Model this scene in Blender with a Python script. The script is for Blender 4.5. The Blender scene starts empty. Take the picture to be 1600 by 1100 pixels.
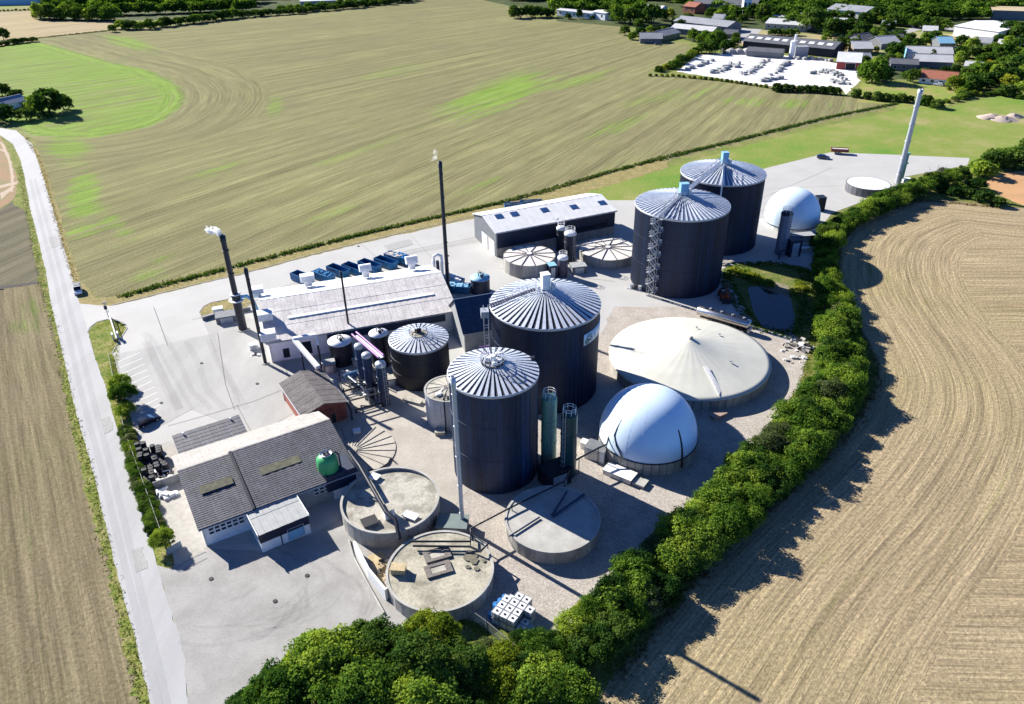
import bpy, math, random
import numpy as np
from mathutils import Vector, Matrix
random.seed(7); rng = np.random.default_rng(7)
S = bpy.context.scene; C = S.collection
rad = math.radians; PI = math.pi

# ------------------------------------------------------------ camera, world, sun, exposure
FL, PITCH, ROLL, CAMH = 1200.0, 31.0, 1.0, 85.0
SUN_AZ, SUN_EL = 50.8, 30.0            # the shadows head 52 degrees right of straight towards the camera
p_, r_ = rad(PITCH), rad(ROLL)
FW = Vector((0, math.cos(p_), -math.sin(p_)))
_U = Vector((0, math.sin(p_), math.cos(p_))); _X = Vector((1, 0, 0))
RT = _X*math.cos(r_) - _U*math.sin(r_); UP = _U*math.cos(r_) + _X*math.sin(r_)
cam_d = bpy.data.cameras.new('camera'); cam = bpy.data.objects.new('camera', cam_d); C.objects.link(cam)
cam_d.lens = FL/1600*36; cam_d.sensor_width = 36; cam_d.clip_end = 6000; cam_d.clip_start = 1
M = Matrix((RT, UP, -FW)).transposed().to_4x4(); M.translation = Vector((0, 0, CAMH))
cam.matrix_world = M; S.camera = cam

w = bpy.data.worlds.new('World'); S.world = w; w.use_nodes = True
nt = w.node_tree; bg = nt.nodes['Background']
sky = nt.nodes.new('ShaderNodeTexSky'); sky.sky_type = 'NISHITA'; sky.sun_disc = False
sun_dir = Vector((-math.sin(rad(SUN_AZ))*math.cos(rad(SUN_EL)), math.cos(rad(SUN_AZ))*math.cos(rad(SUN_EL)), math.sin(rad(SUN_EL))))
sky.sun_elevation = rad(SUN_EL); sky.sun_rotation = math.atan2(sun_dir.x, sun_dir.y)
sky.ozone_density = 10.0; sky.air_density = 0.35; sky.dust_density = 0.0
nt.links.new(sky.outputs[0], bg.inputs[0]); bg.inputs[1].default_value = 0.12
sl = bpy.data.lights.new('sun', 'SUN'); so = bpy.data.objects.new('sun', sl); C.objects.link(so)
sl.energy = 5.0; sl.angle = rad(0.5); sl.color = (1.0, 0.955, 0.875)
so.rotation_euler = (-sun_dir).to_track_quat('-Z', 'Y').to_euler()
S.view_settings.view_transform = 'Standard'; S.view_settings.look = 'None'
S.view_settings.exposure = 1.18; S.view_settings.gamma = 1
S.cycles.volume_bounces = 4; S.cycles.volume_step_rate = 1.0

# ------------------------------------------------------------ measuring helpers: world place of a spot seen in the photograph
def G(px, py, z=0.0):
    d = FW + RT*((px-800)/FL) - UP*((py-550)/FL); t = (z-CAMH)/d.z
    return Vector((d.x*t, d.y*t, z))
def hgt(g, py):
    lo, hi = -5, 84
    for _ in range(40):
        m = (lo+hi)/2; v = Vector((g.x, g.y, m-CAMH)); y = 550-FL*v.dot(UP)/v.dot(FW)
        if y > py: lo = m
        else: hi = m
    return lo
def ang(a, b, z=0):
    d = G(*b, z)-G(*a, z); return math.atan2(d.y, d.x)

# ------------------------------------------------------------ materials
MATS = {}
def mat(name, col, col2=None, rough=0.8, metal=0.0, scale=1.0, fine=None, bump=0.0, stretch=(1,1,1), rnd=0.0, spec=0.5, contrast=(0.35,0.65), alpha=None, rot=0, speck=0.0, emit=None, coat=0):
    if name in MATS: return MATS[name]
    m = bpy.data.materials.new(name); m.use_nodes = True; MATS[name] = m
    n = m.node_tree.nodes; l = m.node_tree.links; b = n['Principled BSDF']
    b.inputs['Roughness'].default_value = rough; b.inputs['Metallic'].default_value = metal
    b.inputs['Specular IOR Level'].default_value = spec
    if coat: b.inputs['Coat Weight'].default_value = coat
    col2 = col2 or tuple(c*0.86 for c in col)
    geo = n.new('ShaderNodeNewGeometry'); mp = n.new('ShaderNodeMapping'); l.new(geo.outputs['Position'], mp.inputs[0])
    mp.inputs['Rotation'].default_value = (0, 0, -rot); mp.inputs['Scale'].default_value = stretch
    tx = n.new('ShaderNodeTexNoise'); tx.inputs['Scale'].default_value = scale; tx.inputs['Detail'].default_value = 6; tx.inputs['Roughness'].default_value = .62
    l.new(mp.outputs[0], tx.inputs[0])
    cr = n.new('ShaderNodeMapRange'); cr.inputs[1].default_value = contrast[0]; cr.inputs[2].default_value = contrast[1]; l.new(tx.outputs[0], cr.inputs[0])
    mx = n.new('ShaderNodeMix'); mx.data_type = 'RGBA'; l.new(cr.outputs[0], mx.inputs[0])
    mx.inputs[6].default_value = (*col, 1); mx.inputs[7].default_value = (*col2, 1); out = mx.outputs[2]
    if speck:
        t2 = n.new('ShaderNodeTexNoise'); t2.inputs['Scale'].default_value = fine or 4; t2.inputs['Detail'].default_value = 3
        l.new(geo.outputs['Position'], t2.inputs[0])
        mr = n.new('ShaderNodeMapRange'); mr.inputs[1].default_value = .3; mr.inputs[2].default_value = .7; mr.inputs[3].default_value = 1-speck; mr.inputs[4].default_value = 1+speck
        l.new(t2.outputs[0], mr.inputs[0])
        vm = n.new('ShaderNodeVectorMath'); vm.operation = 'SCALE'; l.new(out, vm.inputs[0]); l.new(mr.outputs[0], vm.inputs[3]); out = vm.outputs[0]
    if rnd:
        oi = n.new('ShaderNodeObjectInfo'); mr = n.new('ShaderNodeMapRange'); mr.inputs[3].default_value = 1-rnd; mr.inputs[4].default_value = 1+rnd
        l.new(oi.outputs['Random'], mr.inputs[0]); vm = n.new('ShaderNodeVectorMath'); vm.operation = 'SCALE'
        l.new(out, vm.inputs[0]); l.new(mr.outputs[0], vm.inputs[3]); out = vm.outputs[0]
    l.new(out, b.inputs['Base Color'])
    if bump:
        bp = n.new('ShaderNodeBump'); bp.inputs['Strength'].default_value = bump; bp.inputs['Distance'].default_value = .1
        t3 = n.new('ShaderNodeTexNoise'); t3.inputs['Scale'].default_value = fine or 6; t3.inputs['Detail'].default_value = 4; l.new(geo.outputs['Position'], t3.inputs[0])
        l.new(t3.outputs[0], bp.inputs['Height']); l.new(bp.outputs[0], b.inputs['Normal'])
    if alpha is not None: b.inputs['Alpha'].default_value = alpha
    return m

def leaf_mat(name, ca, cb, cc, trans=0.42):
    m = bpy.data.materials.new(name); m.use_nodes = True; n = m.node_tree.nodes; l = m.node_tree.links; n.clear()
    out = n.new('ShaderNodeOutputMaterial'); at = n.new('ShaderNodeAttribute'); at.attribute_name = 'tone'
    oi = n.new('ShaderNodeObjectInfo')
    r = n.new('ShaderNodeValToRGB'); r.color_ramp.elements[0].color = (*ca, 1); r.color_ramp.elements[1].color = (*cc, 1)
    e = r.color_ramp.elements.new(.5); e.color = (*cb, 1)
    ad = n.new('ShaderNodeMath'); ad.operation = 'MULTIPLY_ADD'; l.new(oi.outputs['Random'], ad.inputs[0]); ad.inputs[1].default_value = .8; ad.inputs[2].default_value = -.36
    a2 = n.new('ShaderNodeMath'); a2.operation = 'ADD'; l.new(ad.outputs[0], a2.inputs[0]); l.new(at.outputs['Fac'], a2.inputs[1]); l.new(a2.outputs[0], r.inputs[0])
    d = n.new('ShaderNodeBsdfDiffuse'); t = n.new('ShaderNodeBsdfTranslucent'); mx = n.new('ShaderNodeMixShader'); mx.inputs[0].default_value = trans
    l.new(r.outputs[0], d.inputs[0]); vm = n.new('ShaderNodeVectorMath'); vm.operation = 'MULTIPLY'; vm.inputs[1].default_value = (1.3, 1.25, .5)
    l.new(r.outputs[0], vm.inputs[0]); l.new(vm.outputs[0], t.inputs[0]); l.new(d.outputs[0], mx.inputs[1]); l.new(t.outputs[0], mx.inputs[2]); l.new(mx.outputs[0], out.inputs[0])
    return m
LEAF = leaf_mat('leaf_green', (.038,.092,.015), (.115,.205,.030), (.26,.35,.05))
LEAFD = leaf_mat('leaf_dark', (.018,.052,.014), (.052,.108,.022), (.125,.19,.04))
LEAFY = leaf_mat('leaf_yellow', (.07,.12,.014), (.19,.25,.026), (.34,.36,.05))
LEAFM = leaf_mat('leaf_grey_green', (.05,.075,.03), (.10,.135,.055), (.18,.21,.09))
LEAFO = leaf_mat('leaf_orange', (.25,.15,.01), (.42,.26,.02), (.55,.36,.04))
LEAFB = leaf_mat('leaf_dry', (.10,.075,.035), (.15,.13,.05), (.22,.17,.08))
BARK = mat('bark', (.09,.07,.05), (.05,.04,.03), scale=3)

concrete = mat('concrete', (.42,.41,.375), (.31,.30,.275), scale=.35, speck=.12, fine=5, bump=.15)
concrete_w = mat('concrete_wall', (.40,.38,.34), (.24,.23,.21), scale=.8, stretch=(1,1,.25), speck=.12, rnd=.14)
concrete_l = mat('concrete_lid', (.41,.385,.325), (.22,.205,.165), scale=.33, speck=.2, fine=3, bump=.2, contrast=(.45,.63))
concrete_s = mat('concrete_lid_stained', (.40,.37,.285), (.19,.175,.13), scale=.27, speck=.22, fine=3, bump=.2, contrast=(.45,.65))
pale = mat('pale_membrane', (.56,.555,.485), (.50,.495,.43), scale=.25, rough=.6, speck=.04)
white = mat('white_paint', (.80,.80,.79), (.70,.70,.69), scale=1.5, rough=.5)
white_m = mat('shade_tinted_membrane', (.62,.75,.87), (.58,.71,.83), scale=.2, rough=.45)  # white membrane, tinted blue to paint in the blue of its shaded side
navy = mat('navy_cladding', (.006,.018,.050), (.004,.012,.034), scale=.5, rough=.55, stretch=(1,1,.08), speck=.22, fine=1.2, rnd=.35)
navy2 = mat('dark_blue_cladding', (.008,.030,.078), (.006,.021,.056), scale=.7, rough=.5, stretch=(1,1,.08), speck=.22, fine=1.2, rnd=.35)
black = mat('black_steel', (.006,.009,.018), (.010,.013,.024), scale=1, rough=.5)
dark = mat('dark_rubber', (.012,.012,.014), rough=.75)
galv = mat('galvanised', (.55,.57,.60), (.42,.45,.50), scale=2, rough=.38, metal=.75)
galv_roof = mat('roof_sheet_metal', (.66,.69,.74), (.52,.56,.62), scale=.9, rough=.36, metal=.15, rnd=.10, speck=.1, fine=2.5)
galv_dark = mat('roof_valley_metal', (.008,.010,.024), (.015,.02,.04), scale=1, rough=.8)
lightsteel = mat('light_steel', (.50,.52,.54), (.40,.42,.45), scale=2, rough=.45, metal=.4)
grey_roof = mat('fibre_cement_roof', (.66,.63,.60), (.50,.465,.45), scale=.35, rough=.9, speck=.2, fine=3, rnd=0)
dark_roof = mat('dark_tile_roof', (.095,.095,.115), (.055,.055,.07), scale=.5, rough=.7, speck=.3, fine=2.2)
light_roof = mat('pale_roof_sheet', (.74,.74,.73), (.64,.64,.63), scale=.4, rough=.6, speck=.06)
blue_roof = mat('slate_blue_roof', (.035,.065,.115), (.025,.048,.09), scale=.5, rough=.55, speck=.1)
skylight = mat('skylight_glass', (.02,.05,.15), (.03,.08,.2), rough=.12, scale=1)
glass = mat('window_glass', (.02,.025,.035), rough=.1)
pale_strip = mat('translucent_strip', (.80,.80,.77), (.74,.74,.71), rough=.5)
moss_strip = mat('mossy_strip', (.17,.165,.10), (.09,.085,.06), scale=1.2, rough=.9)
green_p = mat('green_vessel_paint', (.06,.38,.13), (.05,.32,.10), rough=.4, scale=1.2)
mint = mat('mint_green_paint', (.16,.34,.25), (.12,.28,.21), rough=.4, scale=1)
dkgreen = mat('dark_green_paint', (.012,.055,.050), (.010,.04,.04), rough=.35, scale=1)
blue_p = mat('blue_container_paint', (.012,.13,.30), (.010,.09,.22), rough=.45, scale=1.2, rnd=.18, speck=.1)
blue_l = mat('bright_blue_tarp', (.02,.20,.55), (.02,.14,.4), rough=.5, scale=2)
blue_dk = mat('dark_hold', (.006,.03,.07), rough=.8)
brick_m = mat('red_brick', (.30,.09,.055), (.22,.06,.04), scale=2, rough=.9, rnd=.25)
red_p = mat('dark_red_paint', (.16,.02,.02), rough=.5)
orange_p = mat('orange_paint', (.30,.07,.02), rough=.5)
pink = mat('magenta_pipe', (.30,.10,.33), rough=.4)
purple = mat('purple_grey_shell', (.075,.065,.095), (.05,.045,.07), rough=.5)
carblack = mat('car_paint_black', (.010,.011,.016), rough=.15, coat=.6)
carwhite = mat('car_paint_white', (.75,.75,.76), rough=.25, coat=.5)
carblue = mat('car_paint_blue', (.02,.03,.08), rough=.2, coat=.5)
carglass = mat('car_glass', (.012,.015,.02), rough=.06)
tyre_m = mat('tyre_rubber', (.014,.014,.015), rough=.85)
chrome = mat('polished_tank', (.62,.60,.56), (.5,.5,.5), rough=.22, metal=.9, scale=1)
sand = mat('yellow_sand', (.50,.40,.24), (.38,.30,.18), scale=.8, rough=.95, speck=.2)
stone = mat('grey_rubble', (.48,.45,.42), (.30,.28,.27), scale=1, rough=.9, rnd=.3)
terracotta = mat('terracotta_tile', (.34,.12,.07), (.24,.08,.05), scale=1, rough=.85, rnd=.1)
wood = mat('timber', (.30,.22,.13), (.2,.15,.09), rough=.8)
redwall = mat('red_gable', (.35,.05,.045), rough=.7)
yellow_wall = mat('yellow_render', (.42,.38,.22), (.36,.32,.18), rough=.85)
mid_grey = mat('mid_grey_cladding', (.16,.17,.18), (.12,.13,.14), rough=.7)
light_grey = mat('light_grey_cladding', (.34,.35,.35), (.28,.29,.29), rough=.7)
skyblue = mat('sky_blue_cladding', (.22,.45,.62), (.2,.4,.55), rough=.6)
fence_m = mat('fence_wire', (.38,.40,.38), rough=.6, alpha=.42)
post_m = mat('fence_post', (.30,.31,.30), rough=.6)

# ------------------------------------------------------------ mesh builder
class MB:
    def __init__(s): s.v = []; s.f = []; s.mi = []; s.sm = []
    def face(s, pts, m=0, sm=False):
        k = len(s.v); s.v += [tuple(p) for p in pts]; s.f.append(tuple(range(k, k+len(pts)))); s.mi.append(m); s.sm.append(sm)
    def raw(s, vs, fs, m=0, sm=False):
        k = len(s.v); s.v += [tuple(p) for p in vs]
        for f in fs: s.f.append(tuple(i+k for i in f)); s.mi.append(m); s.sm.append(sm)
        return s
    def box(s, x0, y0, z0, x1, y1, z1, m=0):
        v = [(x0,y0,z0),(x1,y0,z0),(x1,y1,z0),(x0,y1,z0),(x0,y0,z1),(x1,y0,z1),(x1,y1,z1),(x0,y1,z1)]
        return s.raw(v, [(0,3,2,1),(4,5,6,7),(0,1,5,4),(1,2,6,5),(2,3,7,6),(3,0,4,7)], m)
    def hexa(s, b, t, m=0):
        n = len(b); return s.raw(list(b)+list(t), [tuple(range(n-1,-1,-1)), tuple(range(n,2*n))]+[(i,(i+1)%n,n+(i+1)%n,n+i) for i in range(n)], m)
    def obox(s, c, sz, rz=0, m=0, tilt=None):
        R = Matrix.Rotation(rz, 3, 'Z')
        if tilt is not None: R = R @ tilt
        c = Vector(c); hx, hy, hz = sz[0]/2, sz[1]/2, sz[2]/2
        v = [c+R@Vector((x*hx,y*hy,z*hz)) for z in (-1,1) for x,y in ((-1,-1),(1,-1),(1,1),(-1,1))]
        return s.raw(v, [(0,3,2,1),(4,5,6,7),(0,1,5,4),(1,2,6,5),(2,3,7,6),(3,0,4,7)], m)
    def bar(s, a, b, wd, ht=None, m=0):
        a = Vector(a); b = Vector(b); d = b-a; L = d.length
        if L < 1e-6: return s
        q = d.to_track_quat('X', 'Z').to_matrix(); ht = ht or wd; c = (a+b)/2
        v = [c+q@Vector((x*L/2,y*wd/2,z*ht/2)) for z in (-1,1) for x,y in ((-1,-1),(1,-1),(1,1),(-1,1))]
        return s.raw(v, [(0,3,2,1),(4,5,6,7),(0,1,5,4),(1,2,6,5),(2,3,7,6),(3,0,4,7)], m)
    def lathe(s, prof, n=24, c=(0,0), m=0, sm=True, a0=0, a1=2*PI, capb=False, capt=False):
        full = abs(a1-a0-2*PI) < 1e-6; k = n if full else n+1; vs = []; fs = []
        for (r, z) in prof:
            for i in range(k):
                a = a0+(a1-a0)*i/n; vs.append((c[0]+r*math.cos(a), c[1]+r*math.sin(a), z))
        for j in range(len(prof)-1):
            for i in range(n):
                i2 = (i+1) % k if full else i+1
                fs.append((j*k+i, j*k+i2, (j+1)*k+i2, (j+1)*k+i))
        s.raw(vs, fs, m, sm)
        if capb: s.face([vs[i] for i in range(k-1,-1,-1)], m)
        if capt: s.face([vs[(len(prof)-1)*k+i] for i in range(k)], m)
        return s
    def cyl(s, x, y, z0, z1, r, r1=None, n=20, m=0, cap=True):
        return s.lathe([(r,z0),(r1 if r1 is not None else r,z1)], n, (x,y), m, True, capb=cap, capt=cap)
    def tube(s, pts, r, n=8, m=0, cap=True):
        P = [Vector(p) for p in pts]; vs = []; fs = []
        for i, p in enumerate(P):
            d = ((P[min(i+1,len(P)-1)]-p).normalized() + (p-P[max(i-1,0)]).normalized())
            if d.length < 1e-6: d = P[-1]-P[0]
            d.normalize(); u = d.cross(Vector((0,0,1)));
            if u.length < .05: u = d.cross(Vector((1,0,0)))
            u.normalize(); v = u.cross(d)
            rr = r[i] if isinstance(r, (list,tuple)) else r
            for k in range(n):
                a = 2*PI*k/n; vs.append(p+u*math.cos(a)*rr+v*math.sin(a)*rr)
        for i in range(len(P)-1):
            for k in range(n): fs.append((i*n+k, i*n+(k+1)%n, (i+1)*n+(k+1)%n, (i+1)*n+k))
        s.raw(vs, fs, m, True)
        if cap: s.face(vs[:n][::-1], m); s.face(vs[-n:], m)
        return s
    def mesh(s, name, mats):
        me = bpy.data.meshes.new(name); me.from_pydata(s.v, [], s.f)
        for q in (mats if isinstance(mats, (list,tuple)) else [mats]): me.materials.append(q)
        me.polygons.foreach_set('material_index', s.mi); me.polygons.foreach_set('use_smooth', s.sm); me.update(); return me
    def build(s, name, mats, parent=None, kind=None, loc=None, rz=None):
        return link(name, s.mesh(name, mats), parent, kind, loc, rz)
def link(name, me, parent=None, kind=None, loc=None, rz=None):
    o = bpy.data.objects.new(name, me); C.objects.link(o)
    if parent: o.parent = parent
    if kind: o['kind'] = kind
    if loc is not None: o.location = loc
    if rz is not None: o.rotation_euler = (0,0,rz)
    return o
def tag(o, label, cat, group=None, kind=None):
    if label: o['label'] = label
    if cat: o['category'] = cat
    if group: o['group'] = group
    if kind: o['kind'] = kind
    return o
def thing(name, label, cat, loc=(0,0,0), rz=0, group=None):
    o = bpy.data.objects.new(name, None); C.objects.link(o); o.empty_display_size = .5
    o.location = loc; o.rotation_euler = (0,0,rz); return tag(o, label, cat, group)
def kids(o): return KID.get(o.name, [])
def copy_tree(o, loc, rz, scale=None, label=None, group=None):
    r = o.copy(); C.objects.link(r); r.location = loc; r.rotation_euler = (0,0,rz)
    if scale is not None: r.scale = scale if hasattr(scale, '__len__') else (scale,)*3
    if label: r['label'] = label
    if group: r['group'] = group
    for ch in o.children:
        c = ch.copy(); C.objects.link(c); c.parent = r
        for g in ch.children:
            d = g.copy(); C.objects.link(d); d.parent = c
    return r

# ------------------------------------------------------------ ground sheets
def densify(pts, step, jit, rs):
    out = []
    for i in range(len(pts)):
        a, b = pts[i], pts[(i+1) % len(pts)]; d = (b-a).length; n = max(1, min(400, int(d/step)))
        for k in range(n):
            q = a.lerp(b, k/n); out.append(Vector((q.x+rs.normal()*jit, q.y+rs.normal()*jit, 0)))
    return out
SHN = [0]
def sheet(name, px, level, m, jit=0.0, step=2.0, world=False):
    SHN[0] += 1; level = level*2+(SHN[0]%12)*.16 if not world else 0
    pts = [Vector((x,y,0)) for x, y in px] if world else [G(x, y) for x, y in px]
    if jit: pts = densify(pts, step, jit, np.random.default_rng(len(px)))
    me = bpy.data.meshes.new(name); me.from_pydata([(q.x, q.y, level*.006) for q in pts], [], [tuple(range(len(pts)))]); me.materials.append(m)
    if me.polygons[0].normal.z < 0: me.flip_normals()
    o = link(name, me, None, 'structure'); return o

def grass_mat(name, a, b, c, sc=.12):
    m = bpy.data.materials.new(name); m.use_nodes = True; n = m.node_tree.nodes; l = m.node_tree.links; bs = n['Principled BSDF']; bs.inputs['Roughness'].default_value = .95; bs.inputs['Specular IOR Level'].default_value = .1
    g = n.new('ShaderNodeNewGeometry'); t = n.new('ShaderNodeTexNoise'); t.inputs['Scale'].default_value = sc; t.inputs['Detail'].default_value = 9; t.inputs['Roughness'].default_value = .72; l.new(g.outputs['Position'], t.inputs[0])
    r = n.new('ShaderNodeValToRGB'); e = r.color_ramp.elements; e[0].position = .33; e[0].color = (*a,1); e[1].position = .68; e[1].color = (*c,1); k = e.new(.5); k.color = (*b,1)
    l.new(t.outputs[0], r.inputs[0]); t2 = n.new('ShaderNodeTexNoise'); t2.inputs['Scale'].default_value = 2.4; t2.inputs['Detail'].default_value = 4; l.new(g.outputs['Position'], t2.inputs[0])
    mr = n.new('ShaderNodeMapRange'); mr.inputs[1].default_value = .3; mr.inputs[2].default_value = .7; mr.inputs[3].default_value = .62; mr.inputs[4].default_value = 1.35; l.new(t2.outputs[0], mr.inputs[0])
    v = n.new('ShaderNodeVectorMath'); v.operation = 'SCALE'; l.new(r.outputs[0], v.inputs[0]); l.new(mr.outputs[0], v.inputs[3]); l.new(v.outputs[0], bs.inputs['Base Color'])
    bp = n.new('ShaderNodeBump'); bp.inputs['Strength'].default_value = .5; bp.inputs['Distance'].default_value = .2; l.new(t2.outputs[0], bp.inputs['Height']); l.new(bp.outputs[0], bs.inputs['Normal'])
    return m
GRASS = grass_mat('meadow_grass', (.10,.17,.03), (.18,.20,.055), (.27,.24,.10))
VERGE = grass_mat('verge_grass', (.09,.15,.02), (.17,.19,.04), (.30,.25,.12), .3)
DRYG = grass_mat('dry_grass', (.18,.16,.06), (.26,.22,.09), (.34,.27,.14), .4)
FORESTF = grass_mat('wood_floor', (.03,.05,.015), (.06,.08,.03), (.12,.12,.05), .05)

def stubble_mat(name, c1, c2, c3, green=(.20,.30,.045), period=.9, cstr=1.0, reg=3.6, regs=.09, swm=(.11,.008), ctr=(.41,.59)):
    """rows follow the 'rows' UV map in metres; the painted 'tint' attribute says where young grass grows"""
    m = bpy.data.materials.new(name); m.use_nodes = True; n = m.node_tree.nodes; l = m.node_tree.links; bs = n['Principled BSDF']; bs.inputs['Roughness'].default_value = 1; bs.inputs['Specular IOR Level'].default_value = .05
    uv = n.new('ShaderNodeUVMap'); uv.uv_map = 'rows'
    geo = n.new('ShaderNodeNewGeometry')
    def noise(src, scale, detail=4, mapping=None, rough=.6):
        t = n.new('ShaderNodeTexNoise'); t.inputs['Scale'].default_value = scale; t.inputs['Detail'].default_value = detail; t.inputs['Roughness'].default_value = rough
        if mapping:
            mp = n.new('ShaderNodeMapping'); mp.inputs['Scale'].default_value = mapping; l.new(src, mp.inputs[0]); src = mp.outputs[0]
        l.new(src, t.inputs[0]); return t.outputs[0]
    def rng_(x, a, b, c=0., d=1.):
        r = n.new('ShaderNodeMapRange'); r.inputs[1].default_value = a; r.inputs[2].default_value = b; r.inputs[3].default_value = c; r.inputs[4].default_value = d; l.new(x, r.inputs[0]); return r.outputs[0]
    def mix(f, a, b):
        x = n.new('ShaderNodeMix'); x.data_type = 'RGBA'
        l.new(f, x.inputs[0])
        for k, q in ((6,a),(7,b)):
            if isinstance(q, tuple): x.inputs[k].default_value = (*q,1)
            else: l.new(q, x.inputs[k])
        return x.outputs[2]
    big = noise(geo.outputs['Position'], .018, 5); swath = noise(uv.outputs[0], 1, 5, (swm[0],swm[1],1), .6); row = noise(uv.outputs[0], 1, 3, (1.0/period,.05,1), .7)
    fine = noise(geo.outputs['Position'], 1.7, 6, None, .75)
    c = mix(rng_(swath,*ctr), c1, c2); c = mix(rng_(big,.42,.62,0,.75), c, c3)
    at = n.new('ShaderNodeAttribute'); at.attribute_name = 'tint'
    sw2 = noise(uv.outputs[0], 1, 5, (.28,.012,1), .75)
    mm = n.new('ShaderNodeMath'); mm.operation = 'MULTIPLY_ADD'; l.new(sw2, mm.inputs[0]); mm.inputs[1].default_value = 3.2; mm.inputs[2].default_value = -1.62
    m3 = n.new('ShaderNodeMath'); m3.operation = 'ADD'; l.new(mm.outputs[0], m3.inputs[0]); l.new(at.outputs['Fac'], m3.inputs[1])
    gr = rng_(m3.outputs[0], .30, .85, 0, .80); c = mix(gr, c, green)
    k = n.new('ShaderNodeMath'); k.operation = 'MULTIPLY'; l.new(rng_(row,.3,.7,1-.20*cstr,1+.16*cstr), k.inputs[0]); l.new(rng_(fine,.28,.72,1-.26*cstr,1+.22*cstr), k.inputs[1])
    sx0 = n.new('ShaderNodeSeparateXYZ'); l.new(uv.outputs[0], sx0.inputs[0]); wob = n.new('ShaderNodeMath'); wob.operation = 'MULTIPLY_ADD'; l.new(swath, wob.inputs[0]); wob.inputs[1].default_value = 1.6; l.new(sx0.outputs[0], wob.inputs[2])
    pp = n.new('ShaderNodeMath'); pp.operation = 'PINGPONG'; pp.inputs[1].default_value = reg; l.new(wob.outputs[0], pp.inputs[0]); rg = rng_(pp.outputs[0], reg*.2, reg*.8, 1-regs, 1+regs)
    k9 = n.new('ShaderNodeMath'); k9.operation = 'MULTIPLY'; l.new(k.outputs[0], k9.inputs[0]); l.new(rg, k9.inputs[1]); k = k9
    # tramlines: pairs of wheel tracks every 24 m
    sx = n.new('ShaderNodeSeparateXYZ'); l.new(uv.outputs[0], sx.inputs[0])
    md = n.new('ShaderNodeMath'); md.operation = 'PINGPONG'; md.inputs[1].default_value = 9; l.new(sx.outputs[0], md.inputs[0])
    d2 = n.new('ShaderNodeMath'); d2.operation = 'SUBTRACT'; l.new(md.outputs[0], d2.inputs[0]); d2.inputs[1].default_value = 1.0
    d3 = n.new('ShaderNodeMath'); d3.operation = 'ABSOLUTE'; l.new(d2.outputs[0], d3.inputs[0]); tr = rng_(d3.outputs[0], .15, .5, .80, 1)
    k2 = n.new('ShaderNodeMath'); k2.operation = 'MULTIPLY'; l.new(k.outputs[0], k2.inputs[0]); l.new(tr, k2.inputs[1])
    v = n.new('ShaderNodeVectorMath'); v.operation = 'SCALE'; l.new(c, v.inputs[0]); l.new(k2.outputs[0], v.inputs[3]); l.new(v.outputs[0], bs.inputs['Base Color'])
    bp = n.new('ShaderNodeBump'); bp.inputs['Strength'].default_value = .6; bp.inputs['Distance'].default_value = .15; l.new(k.outputs[0], bp.inputs['Height']); l.new(bp.outputs[0], bs.inputs['Normal'])
    return m

def in_poly(P, poly):
    x, y = P[:,0], P[:,1]; ins = np.zeros(len(P), bool); n = len(poly)
    for i in range(n):
        x0,y0 = poly[i]; x1,y1 = poly[(i+1)%n]
        c = ((y0 > y) != (y1 > y)) & (x < (x1-x0)*(y-y0)/((y1-y0) or 1e-9)+x0); ins ^= c
    return ins
def dist_line(P, line):
    for _ in range(2):
        if len(line) > 3: line = [line[0]]+[tuple(np.array(a)*(1-t)+np.array(b)*t) for a, b in zip(line[:-1], line[1:]) for t in (.25,.75)]+[line[-1]]
    best = np.full(len(P), 1e9); arc = np.zeros(len(P)); s0 = 0
    for i in range(len(line)-1):
        a = np.array(line[i]); b = np.array(line[i+1]); d = b-a; L = np.hypot(*d)
        t = np.clip(((P-a)@d)/(L*L), 0, 1); q = a+t[:,None]*d; D = np.hypot(*(P-q).T); k = D < best
        best[k] = D[k]; arc[k] = s0+t[k]*L; s0 += L
    return best, arc
def to_px(P):
    v = np.c_[P, np.full(len(P), -CAMH)]; wv = v@np.array(FW)
    return 800+FL*(v@np.array(RT))/wv, 550-FL*(v@np.array(UP))/wv
def field(name, px, cell, level, m, uvf, tintf=None):
    poly = [tuple(G(x,y).xy) for x, y in px]; a = np.array(poly); x0,y0 = a.min(0); x1,y1 = a.max(0)
    nx = int((x1-x0)/cell)+2; ny = int((y1-y0)/cell)+2
    gx, gy = np.meshgrid(x0+np.arange(nx)*cell, y0+np.arange(ny)*cell, indexing='ij'); V = np.c_[gx.ravel(), gy.ravel()]
    i, j = np.meshgrid(np.arange(nx-1), np.arange(ny-1), indexing='ij'); i = i.ravel(); j = j.ravel()
    F = np.c_[i*ny+j, (i+1)*ny+j, (i+1)*ny+j+1, i*ny+j+1]; cen = V[F].mean(1); keep = in_poly(cen, poly); F = F[keep]; cen = cen[keep]
    used = np.unique(F); mp = np.zeros(len(V), int); mp[used] = np.arange(len(used)); V = V[used]; F = mp[F]
    me = bpy.data.meshes.new(name); me.vertices.add(len(V)); me.vertices.foreach_set('co', np.c_[V, np.full(len(V), level*.012)].ravel())
    me.loops.add(F.size); me.loops.foreach_set('vertex_index', F.ravel()); me.polygons.add(len(F)); me.polygons.foreach_set('loop_start', np.arange(len(F))*4); me.update(calc_edges=True)
    uvl = me.uv_layers.new(name='rows'); uvl.data.foreach_set('uv', uvf(V, F, cen).reshape(-1).astype(np.float32))
    t = tintf(V) if tintf else np.zeros(len(V)); at = me.attributes.new('tint', 'FLOAT', 'POINT'); at.data.foreach_set('value', t.astype(np.float32))
    me.materials.append(m); return link(name, me, None, 'structure')
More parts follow.
